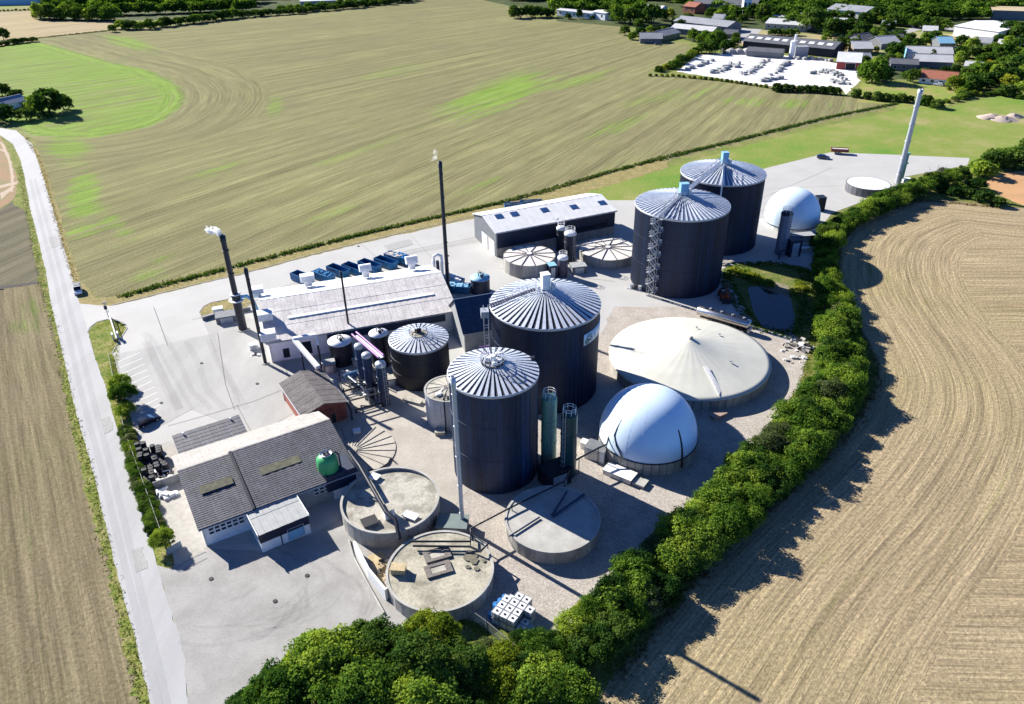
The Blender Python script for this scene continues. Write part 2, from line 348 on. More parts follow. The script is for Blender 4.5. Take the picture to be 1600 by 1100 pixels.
def fan_uv(a1, s1, a2, s2, line=None, wid=25, inner=None):
    """rows lie on the rays of a distant pole; inside the headland (within wid metres of line) they follow the line"""
    P1 = G(*a1).xy; d1 = (G(a1[0]+10, a1[1]+10*s1).xy-P1).normalized(); P2 = G(*a2).xy; d2 = (G(a2[0]+10, a2[1]+10*s2).xy-P2).normalized()
    den = d1.x*d2.y-d1.y*d2.x; par = abs(den) < .02
    if not par: t = ((P2.x-P1.x)*d2.y-(P2.y-P1.y)*d2.x)/den; Cn = np.array(P1+d1*t); R = (P1-Vector(Cn)).length
    def f(V, F, cen):
        if par: nrm = np.array((-d1.y, d1.x)); U = V@nrm; W = V@np.array(d1)
        else: D = V-Cn; th = np.arctan2(D[:,1], D[:,0]); base = np.arctan2(P1.y-Cn[1], P1.x-Cn[0]); dth = (th-base+PI)%(2*PI)-PI; U = dth*R; W = np.hypot(*D.T)
        uv = np.stack([U[F], W[F]], -1)
        if line is not None:
            L = [tuple(G(*q).xy) for q in line]; d, s = dist_line(V, L); dc, _ = dist_line(cen, L)
            k = dc < wid
            if inner is not None: k &= ~(in_poly(cen, [tuple(G(*q).xy) for q in inner]) & (dc > 9))
            uv[k] = np.stack([d[F[k]], s[F[k]]], -1)
        return uv
    return f
def blobs(lst):
    def f(V):
        x, y = to_px(V); t = np.zeros(len(V))
        for cx, cy, rx, ry, a, s in lst:
            dx, dy = x-cx, y-cy; u = (dx*math.cos(a)+dy*math.sin(a))/rx; v = (-dx*math.sin(a)+dy*math.cos(a))/ry
            t = np.maximum(t, s*np.clip(1.6-1.2*np.sqrt(u*u+v*v), 0, 1))
        return t
    return f

ground_poly = [(-2500,-400),(2500,-400),(2500,3500),(-2500,3500)]
sheet('ground', ground_poly, 0, GRASS, world=True)
# the great field behind the plant
patch = [(-220,175),(0,190),(60,213),(150,213),(240,195),(283,165),(286,140),(240,113),(180,100),(110,80),(62,66),(0,70),(-220,85)]
def big_tint(V):
    x, y = to_px(V); t = blobs([(775,150,95,26,-.32,.95),(880,130,80,12,-.2,.55),(130,300,28,45,.2,.9),(105,230,40,30,.3,.75),(180,350,35,14,.6,.7),(130,360,35,14,-.1,.65),(430,170,16,26,.2,.6),(230,430,40,12,-.2,.5),
        (340,265,60,9,-.35,.5),(250,405,30,10,-.3,.55),(1050,150,90,12,-.15,.45),(950,200,80,10,-.35,.4),(560,240,90,7,-.3,.42),(620,110,70,9,-.2,.35),(560,300,80,8,-.33,.3),(1200,160,110,9,.05,.5),(740,290,50,8,-.35,.45),(200,66,45,9,.2,.7),(520,330,60,7,-.3,.35)])(V)
    P = [tuple(G(*q).xy) for q in patch]; ins = in_poly(V, P); d, _ = dist_line(V, P+[P[0]])
    return np.maximum(t, np.where(ins, .72+.3*np.clip(1-d/22,0,1), np.clip(.6-d/9,0,1)))+np.clip((150-y)/150,0,1)*.12
field('stubble_field', [(10,190),(55,222),(70,272),(88,325),(104,387),(119,440),(150,472),(250,452),(380,420),(580,371),(780,325),(860,303),(1042,252),(1200,212),(1300,188),(1400,166),(1400,158),(1200,134),(1010,114),(1030,104),(1090,76),(1060,66),(985,58),(972,38),(860,30),(800,20),(820,-30),(740,-60),(640,-30),(560,6),(400,22),(250,42),(185,44),(60,60),(0,72),(-250,88),(-250,180)],
      3.0, 1, stubble_mat('stubble', (.262,.252,.118), (.195,.182,.088), (.205,.19,.098), (.19,.31,.045), .9, 1.45, 3.8, .06, (.16,.006), (.38,.62)), fan_uv((800,235), -.47, (560,60), -.13, patch[1:11], 42, patch), big_tint)
# right hand field with rows that follow the hedge
hedge_edge = [(1700,330),(1560,322),(1480,312),(1440,312),(1380,328),(1330,352),(1305,390),(1305,440),(1330,500),(1362,555),(1368,600),(1335,655),(1280,715),(1200,785),(1110,870),(1030,965),(950,1060),(880,1160)]
field('stubble_field', hedge_edge+[(870,1250),(1100,1500),(2100,1500),(2300,700),(1900,330)], 1.6, 1,
      stubble_mat('stubble_gold', (.38,.30,.185), (.32,.25,.15), (.345,.28,.15), (.22,.23,.07), .5, 2.0, 1.5, .045, (.22,.004), (.36,.64)), fan_uv((1450,650), .01, (1450,400), .0, hedge_edge, 30), blobs([(1500,600,60,14,.0,.25),(1380,430,40,10,.3,.35),(1290,900,40,60,.5,.22),(1480,470,60,8,0,.3)]))
# fields beyond the road on the left
lf = stubble_mat('stubble_brown', (.25,.21,.125), (.19,.155,.095), (.20,.18,.085), (.14,.19,.045), .55, 1.8, 1.5, .07, (.22,.005), (.36,.64))
field('stubble_field', [(-260,560),(0,452),(66,440),(90,520),(112,640),(140,760),(170,880),(200,1010),(222,1120),(240,1250),(-600,1250),(-700,700)], 1.6, 1, lf, fan_uv((100,700), 4.4, (60,600), 4.2), blobs([(40,510,30,14,0,.4),(60,480,20,16,0,.5)]))
field('stubble_field', [(-260,330),(0,330),(40,300),(62,330),(72,440),(0,452),(-260,540)], 1.8, 1, stubble_mat('harrowed_soil', (.19,.165,.11), (.14,.125,.085), (.15,.15,.09), (.12,.17,.05), .9, 1.1), fan_uv((30,400), -.45, (30,360), -.4), blobs([(10,400,20,10,0,.3)]))
sheet('field_edge_strip', [(-60,455),(60,440),(62,443),(-60,460)], 2, mat('dark_soil', (.06,.05,.045), rough=1), .1)
sheet('field', [(-260,215),(0,212),(18,228),(30,252),(34,288),(20,312),(0,326),(-260,360)], 1, mat('bare_earth', (.30,.17,.09), (.20,.17,.07), scale=.15, rough=1, speck=.2, fine=2))
for k, q in enumerate([[(0,222),(4,222),(18,250),(22,275),(20,300),(16,300),(17,275),(13,252)],[(0,232),(28,246),(28,248),(0,235)],[(-10,292),(34,282),(34,286),(-10,297)],[(0,302),(22,290),(24,292),(2,312)]]):
    sheet('dirt_track', q, 2, mat('track_dust', (.46,.36,.26), (.36,.28,.2), rough=1), .1)
field('stubble_field', [(-260,95),(0,74),(60,60),(185,44),(190,33),(60,32),(56,17),(-260,20)], 4, 1, stubble_mat('stubble_pale', (.40,.32,.20), (.33,.26,.16), (.36,.30,.16), (.24,.26,.08), .9, .6), fan_uv((100,45), -.1, (100,35), -.1))
field('stubble_field', [(-260,19),(58,16),(60,6),(-260,5)], 5, 1, stubble_mat('meadow_olive', (.30,.27,.13), (.24,.25,.10), (.28,.26,.12), (.20,.27,.06), .9, .6), fan_uv((10,12), -.02, (10,14), -.02), blobs([(10,10,30,5,0,.6)]))
sheet('field', [(1536,288),(1560,272),(1700,255),(1700,326),(1600,322),(1580,315)], 7.5, mat('ochre_field', (.48,.27,.12), (.38,.22,.10), scale=.12, rough=1, speck=.15, stretch=(.2,1,1)), .3)
# pasture right of the plant
sheet('meadow', [(860,312),(1042,262),(1200,218),(1400,172),(1400,164),(1480,168),(1560,150),(1700,160),(1700,270),(1520,262),(1400,262),(1297,248),(1200,275),(1040,330)], 2, grass_mat('pasture', (.12,.23,.032), (.20,.245,.055), (.33,.28,.13), .03), .3)
sheet('meadow', [(1340,160),(1400,164),(1480,166),(1500,152),(1490,132),(1400,128),(1345,130)], 2, grass_mat('garden_grass', (.15,.26,.03), (.24,.26,.07), (.36,.26,.13), .09))

# roads and yards
road_m = mat('road_asphalt', (.365,.365,.365), (.33,.33,.33), scale=.22, rough=.85, speck=.06, fine=6, stretch=(1,.12,1), rot=rad(24), contrast=(.42,.6))
yard_m = mat('yard_concrete', (.43,.422,.40), (.375,.367,.347), scale=.11, rough=.85, speck=.06, fine=5, contrast=(.3,.7))
park_m = mat('parking_asphalt', (.375,.368,.35), (.33,.324,.307), scale=.16, rough=.9, speck=.06, fine=5, stretch=(1,.35,1), rot=rad(-25), contrast=(.42,.6))
south_m = mat('south_yard_asphalt', (.325,.315,.297), (.265,.255,.24), scale=.2, rough=.9, speck=.1, fine=5, contrast=(.4,.62))
gravel_m = mat('gravel', (.395,.355,.31), (.32,.285,.245), scale=.3, rough=1, speck=.28, fine=3.2, bump=.6, contrast=(.38,.64))
sandy_m = mat('sandy_concrete', (.41,.375,.325), (.345,.312,.27), scale=.2, rough=.95, speck=.12, fine=4, contrast=(.38,.62))
sheet('verge', [(28,206),(60,235),(76,280),(92,330),(108,388),(124,436),(150,466),(200,461),(250,447),(380,416),(480,390),(580,366),(680,342),(780,320),(860,298),(1040,247),(1045,262),(860,318),(780,332),(680,355),(580,377),(480,402),(375,430),(300,447),(225,466),(175,478),(120,475),(100,400),(60,290),(45,230),(20,210)], 3, DRYG, .25, 1.5)
sheet('verge', [(0,214),(36,240),(50,300),(75,440),(95,530),(118,640),(140,720),(156,791),(184,900),(210,1000),(240,1120),(222,1120),(196,1010),(166,880),(134,760),(106,640),(86,520),(62,440),(40,330),(22,320),(28,280),(10,230)], 3, VERGE, .25, 1.2)
sheet('road', [(-60,188),(0,200),(25,204),(50,225),(66,272),(82,325),(100,387),(114,437),(123,470),(137,518),(150,562),(166,606),(175,642),(191,690),(212,765),(230,832),(245,880),(262,940),(285,1010),(300,1150),(330,1300),(290,1300),(240,1120),(212,1000),(184,900),(158,791),(140,717),(118,640),(102,570),(92,525),(80,475),(72,425),(60,375),(47,325),(38,275),(32,250),(20,225),(0,211),(-60,205)], 4, road_m, .06, 1.5)
plant = [(121,470),(150,477),(175,477),(225,465),(300,446),(375,429),(480,400),(580,375),(680,352),(777,329),(848,313),(1000,313),(1100,290),(1200,262),(1297,238),(1400,242),(1515,247),(1512,258),(1415,276),(1400,300),(1340,318),(1300,333),(1275,365),(1272,420),(1262,540),(1252,600),(1205,665),(1130,742),(1060,800),(1010,868),(930,945),(870,990),(790,985),(700,960),(640,1000),(560,1010),(420,1100),(330,1300),(300,1150),(285,1010),(262,940),(248,884),(275,890),(262,830),(240,770),(215,700),(190,640),(175,560),(160,520),(137,518)]
sheet('yard', plant, 3, yard_m)
sheet('parking_area', [(180,560),(185,553),(326,523),(316,494),(360,488),(400,500),(420,560),(520,560),(470,640),(400,680),(300,640),(262,660),(220,680)], 5, park_m, .05)
sheet('yard', [(246,884),(290,880),(322,856),(410,862),(490,835),(560,790),(575,870),(600,930),(640,970),(640,1000),(560,1010),(420,1100),(330,1300),(300,1150),(285,1010),(262,940)], 5, south_m, .1)
sheet('gravel_yard', [(548,800),(520,745),(560,700),(620,650),(700,640),(760,560),(930,540),(960,480),(1070,480),(1200,520),(1262,545),(1252,600),(1205,665),(1130,742),(1060,800),(1010,868),(930,945),(870,990),(790,985),(700,960),(610,950),(575,870)], 4, gravel_m, .2)
sheet('sandy_yard', [(500,640),(520,745),(556,800),(700,800),(740,760),(700,660),(690,580),(560,560)], 5, sandy_m, .2)
sheet('gravel_yard', [(262,690),(300,690),(300,740),(330,860),(285,885),(262,820),(238,750),(235,700)], 5, mat('pale_gravel', (.42,.40,.36), (.35,.33,.295), rough=1, speck=.12, fine=4), .1)
def isle(px, m=DRYG): sheet('grass_island', px, 6, m, .1, .8)
isle([(138,522),(142,512),(152,504),(168,500),(182,501),(193,506),(198,513),(190,525),(183,537),(174,552),(180,562),(200,640),(235,760),(262,835),(272,888),(262,888),(246,882),(232,832),(212,765),(191,690),(175,642),(166,606),(150,562)], VERGE)
isle([(313,488),(318,480),(330,474),(360,468),(392,464),(398,470),(380,486),(345,486),(316,494)])
# kerbs as real steps
def kerb(px, name='kerb', wd=.25, h=.12, m=None):
    b = MB(); P = [G(*q) for q in px]
    for i in range(len(P)-1): b.bar(P[i]+Vector((0,0,h/2)), P[i+1]+Vector((0,0,h/2)), wd, h)
    return b.build(name, m or mat('kerb_stone', (.30,.29,.28), (.2,.2,.19), scale=2, speck=.2), None, 'structure')
kerb([(137,520),(140,512),(152,503),(168,499),(182,500),(193,505),(199,513),(191,525),(184,537),(175,552),(181,562),(196,620)])
kerb([(175,477),(225,465),(300,446),(375,429),(480,400),(580,375),(680,352),(777,329)])
kerb([(312,488),(318,479),(330,473),(360,467),(392,463)]); kerb([(312,488),(328,523),(186,554)], h=.06)
# painted parking bays
pb = MB(); linew = mat('road_paint', (.75,.75,.73), rough=.7)
for k in range(10):
    t = k/9; a = G(184+t*30, 566+t*84); d = Vector((math.cos(rad(50)), math.sin(rad(50)), 0)); 
    pb.box(0,0,0,0,0,0) if False else None
    q = a+d*5; nn = Vector((-d.y, d.x, 0))*.07
    pb.face([a-nn+Vector((0,0,.075)), q-nn+Vector((0,0,.075)), q+nn+Vector((0,0,.075)), a+nn+Vector((0,0,.075))][::-1])
pbo = pb.build('parking_bay_lines', linew, None, 'structure')
def stain(px, m, name='stain'):  sheet(name, px, 7, m, .15, .6)
joint_m = mat('slab_joint', (.20,.195,.19), rough=1); wear = mat('tyre_wear', (.20,.195,.185), (.24,.235,.225), rough=1, scale=1.5, alpha=.07)
def strip(name, pts, wd, m, lev):
    P = [G(*q) for q in pts] if not isinstance(pts[0], Vector) else pts; vs = []; fs = []
    for i, q in enumerate(P):
        d = (P[min(i+1,len(P)-1)]-P[max(i-1,0)]).normalized(); nn = Vector((-d.y,d.x,0))*wd/2; vs += [(q+nn)+Vector((0,0,lev)), (q-nn)+Vector((0,0,lev))]
    for i in range(len(P)-1): fs.append((2*i,2*i+1,2*i+3,2*i+2))
    b = MB(); b.raw([tuple(v) for v in vs], fs); return b.build(name, m, None, 'structure')
for k, q in enumerate([[(262,666),(330,647),(395,628)],[(370,633),(400,690)],[(395,628),(470,598)],[(440,560),(470,640)],[(340,520),(352,600),(366,640)],[(560,378),(590,404)],[(640,366),(690,420)],[(780,420),(960,440)],[(900,340),(880,330)],[(1100,300),(1320,290)],[(1190,310),(1300,262)],[(284,893),(324,872)],[(400,480),(300,500)],[(240,480),(262,540)]]): strip('slab_joint', q, .09, joint_m, .118+.0013*k)
rs_ = random.Random(21)
for k in range(26):
    cx, cy = (400+rs_.uniform(-60,60), 930+rs_.uniform(-30,30)); c_ = G(cx,cy); R_ = rs_.uniform(5,12); a0 = rs_.uniform(-2.6,.6); a1 = a0+rs_.uniform(.7,1.8)
    arc = [Vector((c_.x+R_*math.cos(a),c_.y+R_*.8*math.sin(a),0)) for a in np.linspace(a0,a1,16)]
    strip('tyre_mark', arc, rs_.uniform(.3,.7), wear, .121+.0012*k)
for k in range(7):
    x0 = 215+rs_.uniform(0,150); q = [G(x0+rs_.uniform(-6,6),525+rs_.uniform(-8,10)), G(x0+18,565), G(x0+40+rs_.uniform(-8,8),610), G(x0+60+rs_.uniform(-10,10),640)]; strip('tyre_mark', q, rs_.uniform(.8,1.8), wear, .121+.0012*k)
for k in range(14):
    t_ = rs_.uniform(-5,5); q = [G(300+k*9,500-k*2), G(480+t_,440+t_), G(640+t_,395+t_*.7), G(800+t_,365+t_), G(900,350+t_*2)]; strip('tyre_mark', q, rs_.uniform(.2,.4), mat('faint_wear', (.26,.255,.25), alpha=.12, rough=1), .121+.0012*k)
for k,(o0,o1) in enumerate(((.26,.34),(.62,.70))):
    LL = [(60,280),(76,330),(94,390),(108,440),(118,480),(134,530),(150,590),(166,650),(186,730),(204,800),(222,880),(240,960),(258,1040),(275,1120)]; RL_ = [(40,280),(50,330),(64,390),(76,440),(84,480),(94,530),(106,590),(120,650),(143,730),(158,800),(179,880),(200,960),(220,1040),(240,1120)]
    q = [G(*a_).lerp(G(*b_), (o0+o1)/2) for a_, b_ in zip(LL,RL_)]; strip('wheel_path', q, 1.0, mat('worn_asphalt', (.46,.46,.46), (.40,.40,.40), rough=.9, scale=.4, alpha=.16), .124+.0012*k)
patch_m = mat('repair_patch', (.35,.345,.33), (.31,.305,.29), scale=.6, rough=.95, speck=.12)
for k, q in enumerate([[(600,384),(640,374),(646,382),(606,393)],[(158,655),(172,650),(178,672),(164,678)],[(205,860),(222,855),(232,890),(214,896)],[(1180,330),(1215,322),(1222,332),(1188,341)],[(76,372),(88,368),(92,384),(80,388)]]): sheet('repair_patch', q, 6+.02*k, patch_m, .12, .8)
for k,(x,y) in enumerate(((315,568),(402,600),(252,630),(430,940),(330,905),(480,900),(560,385),(880,430),(1150,330),(700,400))):
    g = G(x,y); b = MB(); b.cyl(g.x,g.y,.03,.150,.33,n=14); b.build('drain_cover', dark, None, 'structure')
# the pond basin
sheet('pond_bank', [(1127,420),(1150,413),(1200,410),(1262,418),(1276,440),(1280,480),(1286,520),(1264,545),(1240,522),(1215,522),(1185,512),(1160,480),(1145,450),(1135,437)], 6, grass_mat('bank_grass', (.07,.12,.02), (.13,.15,.04), (.24,.20,.09), .3), .2, 1)
water = mat('pond_water', (.012,.022,.030), (.018,.03,.035), rough=.05, scale=.5)
sheet('water', [(1168,450),(1185,446),(1200,452),(1235,462),(1238,478),(1242,500),(1238,521),(1212,521),(1190,512),(1176,485)], 8, water, .1)
sheet('mud', [(1187,440),(1212,440),(1232,448),(1234,465),(1205,456),(1186,450)], 9, mat('mud_bottom', (.22,.19,.13), (.15,.13,.09), rough=.9, speck=.2), .1)
# hedge foot strip along the right side
sheet('verge', [(1252,600),(1266,545),(1284,520),(1279,470),(1274,420),(1275,370),(1300,335),(1340,320),(1400,300),(1430,285),(1512,262),(1700,240),(1700,330),(1560,322),(1480,312),(1440,312),(1380,328),(1330,352),(1305,390),(1305,440),(1330,500),(1365,555),(1372,600),(1340,655),(1285,715),(1205,785),(1115,870),(1035,965),(955,1060),(885,1160),(560,1220),(330,1300),(420,1100),(560,1005),(640,995),(700,960),(790,988),(870,990),(930,945),(1010,868),(1060,800),(1130,742),(1205,665)], 6, grass_mat('hedge_floor', (.05,.09,.015), (.13,.15,.035), (.27,.23,.10), .25), .2, 1)

# ============================================================ silos and tanks
def wedge(r0, r1, z0, z1, da, th):
    b = MB(); c, s_ = math.cos(da/2), math.sin(da/2)
    B_ = [(r1*c,-r1*s_,z1),(r1*c,r1*s_,z1),(r0*c,r0*s_,z0),(r0*c,-r0*s_,z0)]
    return b.hexa(B_, [(x,y,z+th) for x,y,z in B_])
def panels(name, me, n, parent, off=0.0, z=0.0):
    for i in range(n):
        link(name, me, parent, None, (0,0,z), 2*PI*i/n+off)
def corr_wall(b, r, h, n, amp=.05, m=0):
    pr = []
    for i in range(n):
        a = 2*PI*i/n
        for k, rr in ((0,r),(.38,r),(.5,r-amp),(.88,r-amp)): pr.append((rr*math.cos(a+2*PI*k/n), rr*math.sin(a+2*PI*k/n)))
    N = len(pr); b.raw([(x,y,0) for x,y in pr]+[(x,y,h) for x,y in pr], [(i,(i+1)%N,N+(i+1)%N,N+i) for i in range(N)], m)
def rail(b, pts, h=1.1, r=.03, closed=False, step=1.5):
    P = [Vector(p) for p in pts]; 
    if closed: P.append(P[0])
    for a, c in zip(P[:-1], P[1:]):
        for z in (h, h*.55): b.bar(a+Vector((0,0,z)), c+Vector((0,0,z)), r*2)
        n = max(1, int((c-a).length/step))
        for k in range(n): q = a.lerp(c, k/n); b.bar(q, q+Vector((0,0,h)), r*2)
def silo(label, x, y, r, h, rise, rt, n, wallm, frac=.62, nw=120, name='digester_silo', cat='silo', th=.13, rot=0, base=None):
    t = thing(name, label, cat, (x,y,0), rot)
    b = MB(); b.lathe([(r-.12,0),(r-.12,h)], 72); b.build('inner_shell', black, t)
    ns = int(2*PI*r/1.02); da_ = 2*PI/ns; b = MB(); pr = []
    for q in range(4):
        for u_, rr_ in ((0,r),(.45,r),(.6,r-.05),(.9,r-.05)): a_ = ((q+u_)/4-.5)*da_*.985; pr.append((rr_*math.cos(a_), rr_*math.sin(a_)))
    for i in range(len(pr)-1): (x0,y0),(x1,y1) = pr[i],pr[i+1]; b.face([(x0,y0,0),(x1,y1,0),(x1,y1,h),(x0,y0,h)])
    panels('wall_sheet', b.mesh('wall_sheet', wallm), ns, t)
    b = MB(); [b.lathe([(r-.02,h*q),(r+.03,h*q+.02),(r+.03,h*q+.12),(r-.02,h*q+.14)],72,sm=False) for q in (.34,.67)]; b.build('lap_band', wallm, t)
    b = MB(); b.lathe([(r+.10,h+.0),(rt,h+rise),(0.01,h+rise+.02)], 96, sm=False); b.build('roof', base or galv_dark, t)
    b = MB(); b.lathe([(r+.02,h-.35),(r+.16,h-.35),(r+.18,h+.06),(r+.05,h+.08)], 96); b.build('eaves_ring', lightsteel, t)
    sl = rise/(r-rt); da = 2*PI/n*frac
    me = wedge(rt*.98, r+.16, h+rise+.01+.02*sl, h-.05, da, th).mesh('roof_panel', galv_roof)
    me2 = wedge(rt*.98, r+.16, h+rise+.01, h-.06, 2*PI/n*.12, th*1.7).mesh('roof_seam', lightsteel)
    panels('roof_panel', me, n, t)
    return t
SP = 'dark navy %s'
S1 = silo('dark navy silo nearest the camera with a railed white platform on its ribbed metal roof', -3.05, 103.23, 7.17, 19.44, 1.75, 1.3, 40, navy2, frac=.52, th=.17)
S2 = silo('tall dark navy silo with the white and green sign on its wall', 6.39, 128.56, 10.33, 18.45, 2.9, 1.5, 50, navy, frac=.5, th=.2)
S3 = silo('dark navy silo with a zigzag metal stair tower on its side', 41.54, 176.07, 11.14, 19.92, 2.2, 1.6, 60, navy, frac=.34, nw=150, th=.16, base=mat('blue_grey_roof_metal', (.17,.21,.30), (.12,.15,.23), scale=.6, rough=.45, metal=.3))
S4 = silo('farthest dark navy silo, behind the one with the zigzag stairs', 57.37, 200.67, 11.07, 19.52, 2.1, 1.6, 60, navy, frac=.34, nw=150, th=.16, base=mat('blue_grey_roof_metal', (.17,.21,.30), (.12,.15,.23), scale=.6, rough=.45, metal=.3))
S5 = silo('short wide black tank with ribbed white and black cone roof beside the grey hall', -18.53, 132.63, 5.83, 8.9, 1.0, 1.6, 34, black, frac=.62, th=.16, nw=60, name='storage_tank', cat='tank')
# fittings on the silos
def part(b, name, m, t): return b.build(name, m, t)
b = MB(); b.cyl(0,0,8.9+.9,10.1,1.75,1.75,24); part(b,'top_plate',concrete_l,S5)
b = MB(); b.tube([(-.6,.2,10.1),(-.5,.1,10.9),(.2,-.2,11.1),(.7,-.4,10.3)], .16, 6); b.obox((.1,.3,10.5),(.9,.5,.8),.5); part(b,'valve',black,S5)
b = MB(); rail(b, [(1.8*math.cos(a),1.8*math.sin(a),10.05) for a in np.arange(12)*PI/6], 1.0, .025, True); part(b,'railing',black,S5)
z1 = 19.44+1.7
b = MB(); b.cyl(0,0,z1-.3,z1+.15,1.9,1.9,28); part(b,'platform',dark,S1)
b = MB(); rail(b, [(1.95*math.cos(a),1.95*math.sin(a),z1+.1) for a in np.arange(14)*2*PI/14], 1.15, .035, True, 1); part(b,'railing',lightsteel,S1)
b = MB(); b.cyl(0,0,z1+.1,z1+1.3,.42,.42,16); b.cyl(-.8,.5,z1+.1,z1+.8,.6,.5,16); b.cyl(.95,.3,z1+.1,z1+.55,.5,.5,14); b.obox((.3,-.9,z1+.4),(.8,.5,.5),.4); b.obox((1.0,1.3,z1+.9),(1.3,.5,.25),.2); part(b,'agitator',white,S1)
b = MB(); [b.bar((-1.5+.35*k,1.2,z1+.1),(-2.0+.35*k,1.7,z1+2.1),.05) for k in range(5)]; b.bar((-2.2,1.5,z1+2.0),(-.5,1.9,z1+2.0),.06); part(b,'ladder_hoops',pink,S1)
b = MB(); b.box(6.1,2.9,19.2,6.7,3.5,20.1); part(b,'vent_cap',black,S1)
def topbox(t, z, sx, sy, sz, m, rz=.35):
    b = MB(); b.obox((0,0,z+sz/2),(sx,sy,sz),rz); b.obox((0,0,z+sz+.06),(sx+.15,sy+.15,.12),rz); part(b,'agitator_housing',m,t)
    b = MB(); b.cyl(0,0,z-.35,z-.05,1.9,1.9,24); part(b,'platform',galv,t)
    b = MB(); b.cyl(1.35,.4,z,z+1.1,.3,.3,10); part(b,'vent_pipe',white,t)
    b = MB(); b.cyl(1.5,-.5,z,z+.8,.35,.35,10); part(b,'vent_pipe',white,t)
    b = MB(); b.obox((-1.3,-.5,z+.3),(.5,.5,.7),.2); part(b,'motor_box',white,t)
    b = MB(); rail(b, [(1.9*math.cos(a),1.9*math.sin(a),z-.05) for a in np.arange(12)*PI/6], 1.1, .03, True); part(b,'railing',lightsteel,t)
topbox(S2, 18.45+3.05, 1.5, 1.5, 2.9, white, .3); topbox(S3, 19.92+2.4, 1.9, 1.5, 2.6, skyblue, .1); topbox(S4, 19.52+2.3, 1.6, 1.4, 3.0, skyblue, .1)
def roof_walk(t, a, r0, r1, z0, z1, m=galv, wd=.9):
    b = MB(); d = Vector((math.cos(a),math.sin(a),0)); n = Vector((-d.y,d.x,0)); A = d*r1+Vector((0,0,z1)); B_ = d*r0+Vector((0,0,z0))
    for k in range(18):
        q = A.lerp(B_, (k+.5)/18); b.obox(q, (.45, wd, .06), a)
    part(b, 'roof_walkway', m, t); b = MB()
    for s_ in (-1,1): rail(b, [A+n*wd/2*s_, B_+n*wd/2*s_], 1.1, .035)
    part(b, 'walkway_railing', galv if m is not black else black, t)
aw2 = math.atan2(G(770,478,18.5).y-128.56, G(770,478,18.5).x-6.39)
roof_walk(S2, aw2, 1.9, 10.5, 18.45+3.05, 18.7, purple)
aw3 = math.atan2(G(1032,338,20).y-176.07, G(1032,338,20).x-41.54)
roof_walk(S3, aw3, 2.0, 11.4, 19.92+2.4, 20.2, galv)
aw4 = math.atan2(G(1127,305,19).y-200.67, G(1127,305,19).x-57.37)
b = MB(); d = Vector((math.cos(aw4),math.sin(aw4),0)); b.tube([d*1.5+Vector((0,0,21.9)), d*11.3+Vector((0,0,19.9)), d*11.35+Vector((0,0,0))], .22, 8); part(b,'downpipe',white,S4)
# stair tower on S3: zigzag flights with landings
st = thing('stair_tower', 'zigzag galvanised stair tower climbing the wall of a navy silo', 'stairs', (41.54+math.cos(aw3)*12.2, 176.07+math.sin(aw3)*12.2, 0), aw3-PI/2)
nf = 13; fh = 20.0/nf
for k in range(nf):
    s_ = 1 if k%2 else -1; b = MB(); z0 = k*fh
    for q in range(8):
        b.obox((s_*(-.7+1.4*q/7), -.0, z0+fh*(q+.5)/8), (.34,.8,.05))
    for yy in (-.42,.42): b.bar((s_*-.8,yy,z0),(s_*.8,yy,z0+fh),.07,.2)
    part(b, 'stair_flight', galv, st)
    b = MB(); b.obox((s_*1.1,0,z0+fh),(.8,1.0,.1)); rail(b,[(s_*.8,-.48,z0+fh),(s_*1.45,-.48,z0+fh),(s_*1.45,.48,z0+fh)],1.1,.06,step=.5); part(b,'landing',lightsteel,st)
    b = MB(); 
    for yy in (-.45,.45):
        b.bar((s_*-.8,yy,z0+1),(s_*.8,yy,z0+fh+1),.08)
    part(b,'handrail',white,st)
b = MB(); [b.bar((x_,y_,0),(x_,y_,20.5),.07) for x_ in (-.85,.85) for y_ in (-.5,.5)]; part(b,'tower_post',galv,st)
# bridge between the two rear silos
A = Vector((41.54,176.07,22.6)); B_ = Vector((57.37,200.67,22.2)); d = (B_-A).normalized(); A = A+d*2; B_ = B_-d*2
t = thing('catwalk', 'long light grey catwalk bridging the tops of the two rear silos', 'walkway', A, math.atan2(d.y,d.x)); L = (B_-A).length
b = MB(); b.obox((L/2,0,.1),(L,1.0,.12)); part(b,'deck',galv,t)
for yy in (-.55,.55):
    b = MB(); b.bar((0,yy,0),(L,yy,0),.14,.3); b.bar((0,yy,1.3),(L,yy,1.3),.1); [b.bar((k*L/16,yy,0),((k+1)*L/16,yy,1.3) if k%2 else (k*L/16,yy,1.3),.07) for k in range(17)]; part(b,'truss',galv,t)
# ladder tower on S2 (left side, with cabin at its head)
g = G(770,480,18.0); dd = Vector((math.cos(aw2),math.sin(aw2),0)); c0 = Vector((6.39,128.56,0))+dd*11.2
t = thing('ladder_tower', 'caged ladder tower with grey cabinet at its head against the signed silo', 'ladder', c0, aw2)
b = MB(); [b.bar((x_,y_,0),(x_,y_,18.5),.14) for x_ in (-.45,.45) for y_ in (-.5,.5)]; part(b,'tower_post',galv,t)
b = MB(); [b.bar((-.45,-.5,z_),(-.45,.5,z_),.07) for z_ in np.arange(.4,18.4,.55)]; part(b,'rung',lightsteel,t)
b = MB(); [b.bar((s1*.45,s2*.5,z_),(s3*.45,s4*.5,z_),.07) for z_ in np.arange(1,18,2.2) for s1,s2,s3,s4 in ((-1,-1,1,-1),(1,-1,1,1),(1,1,-1,1))]; part(b,'cage_hoop',galv,t)
b = MB(); b.obox((.3,.9,17.6),(1.5,1.8,1.3)); part(b,'cabinet',lightsteel,t)
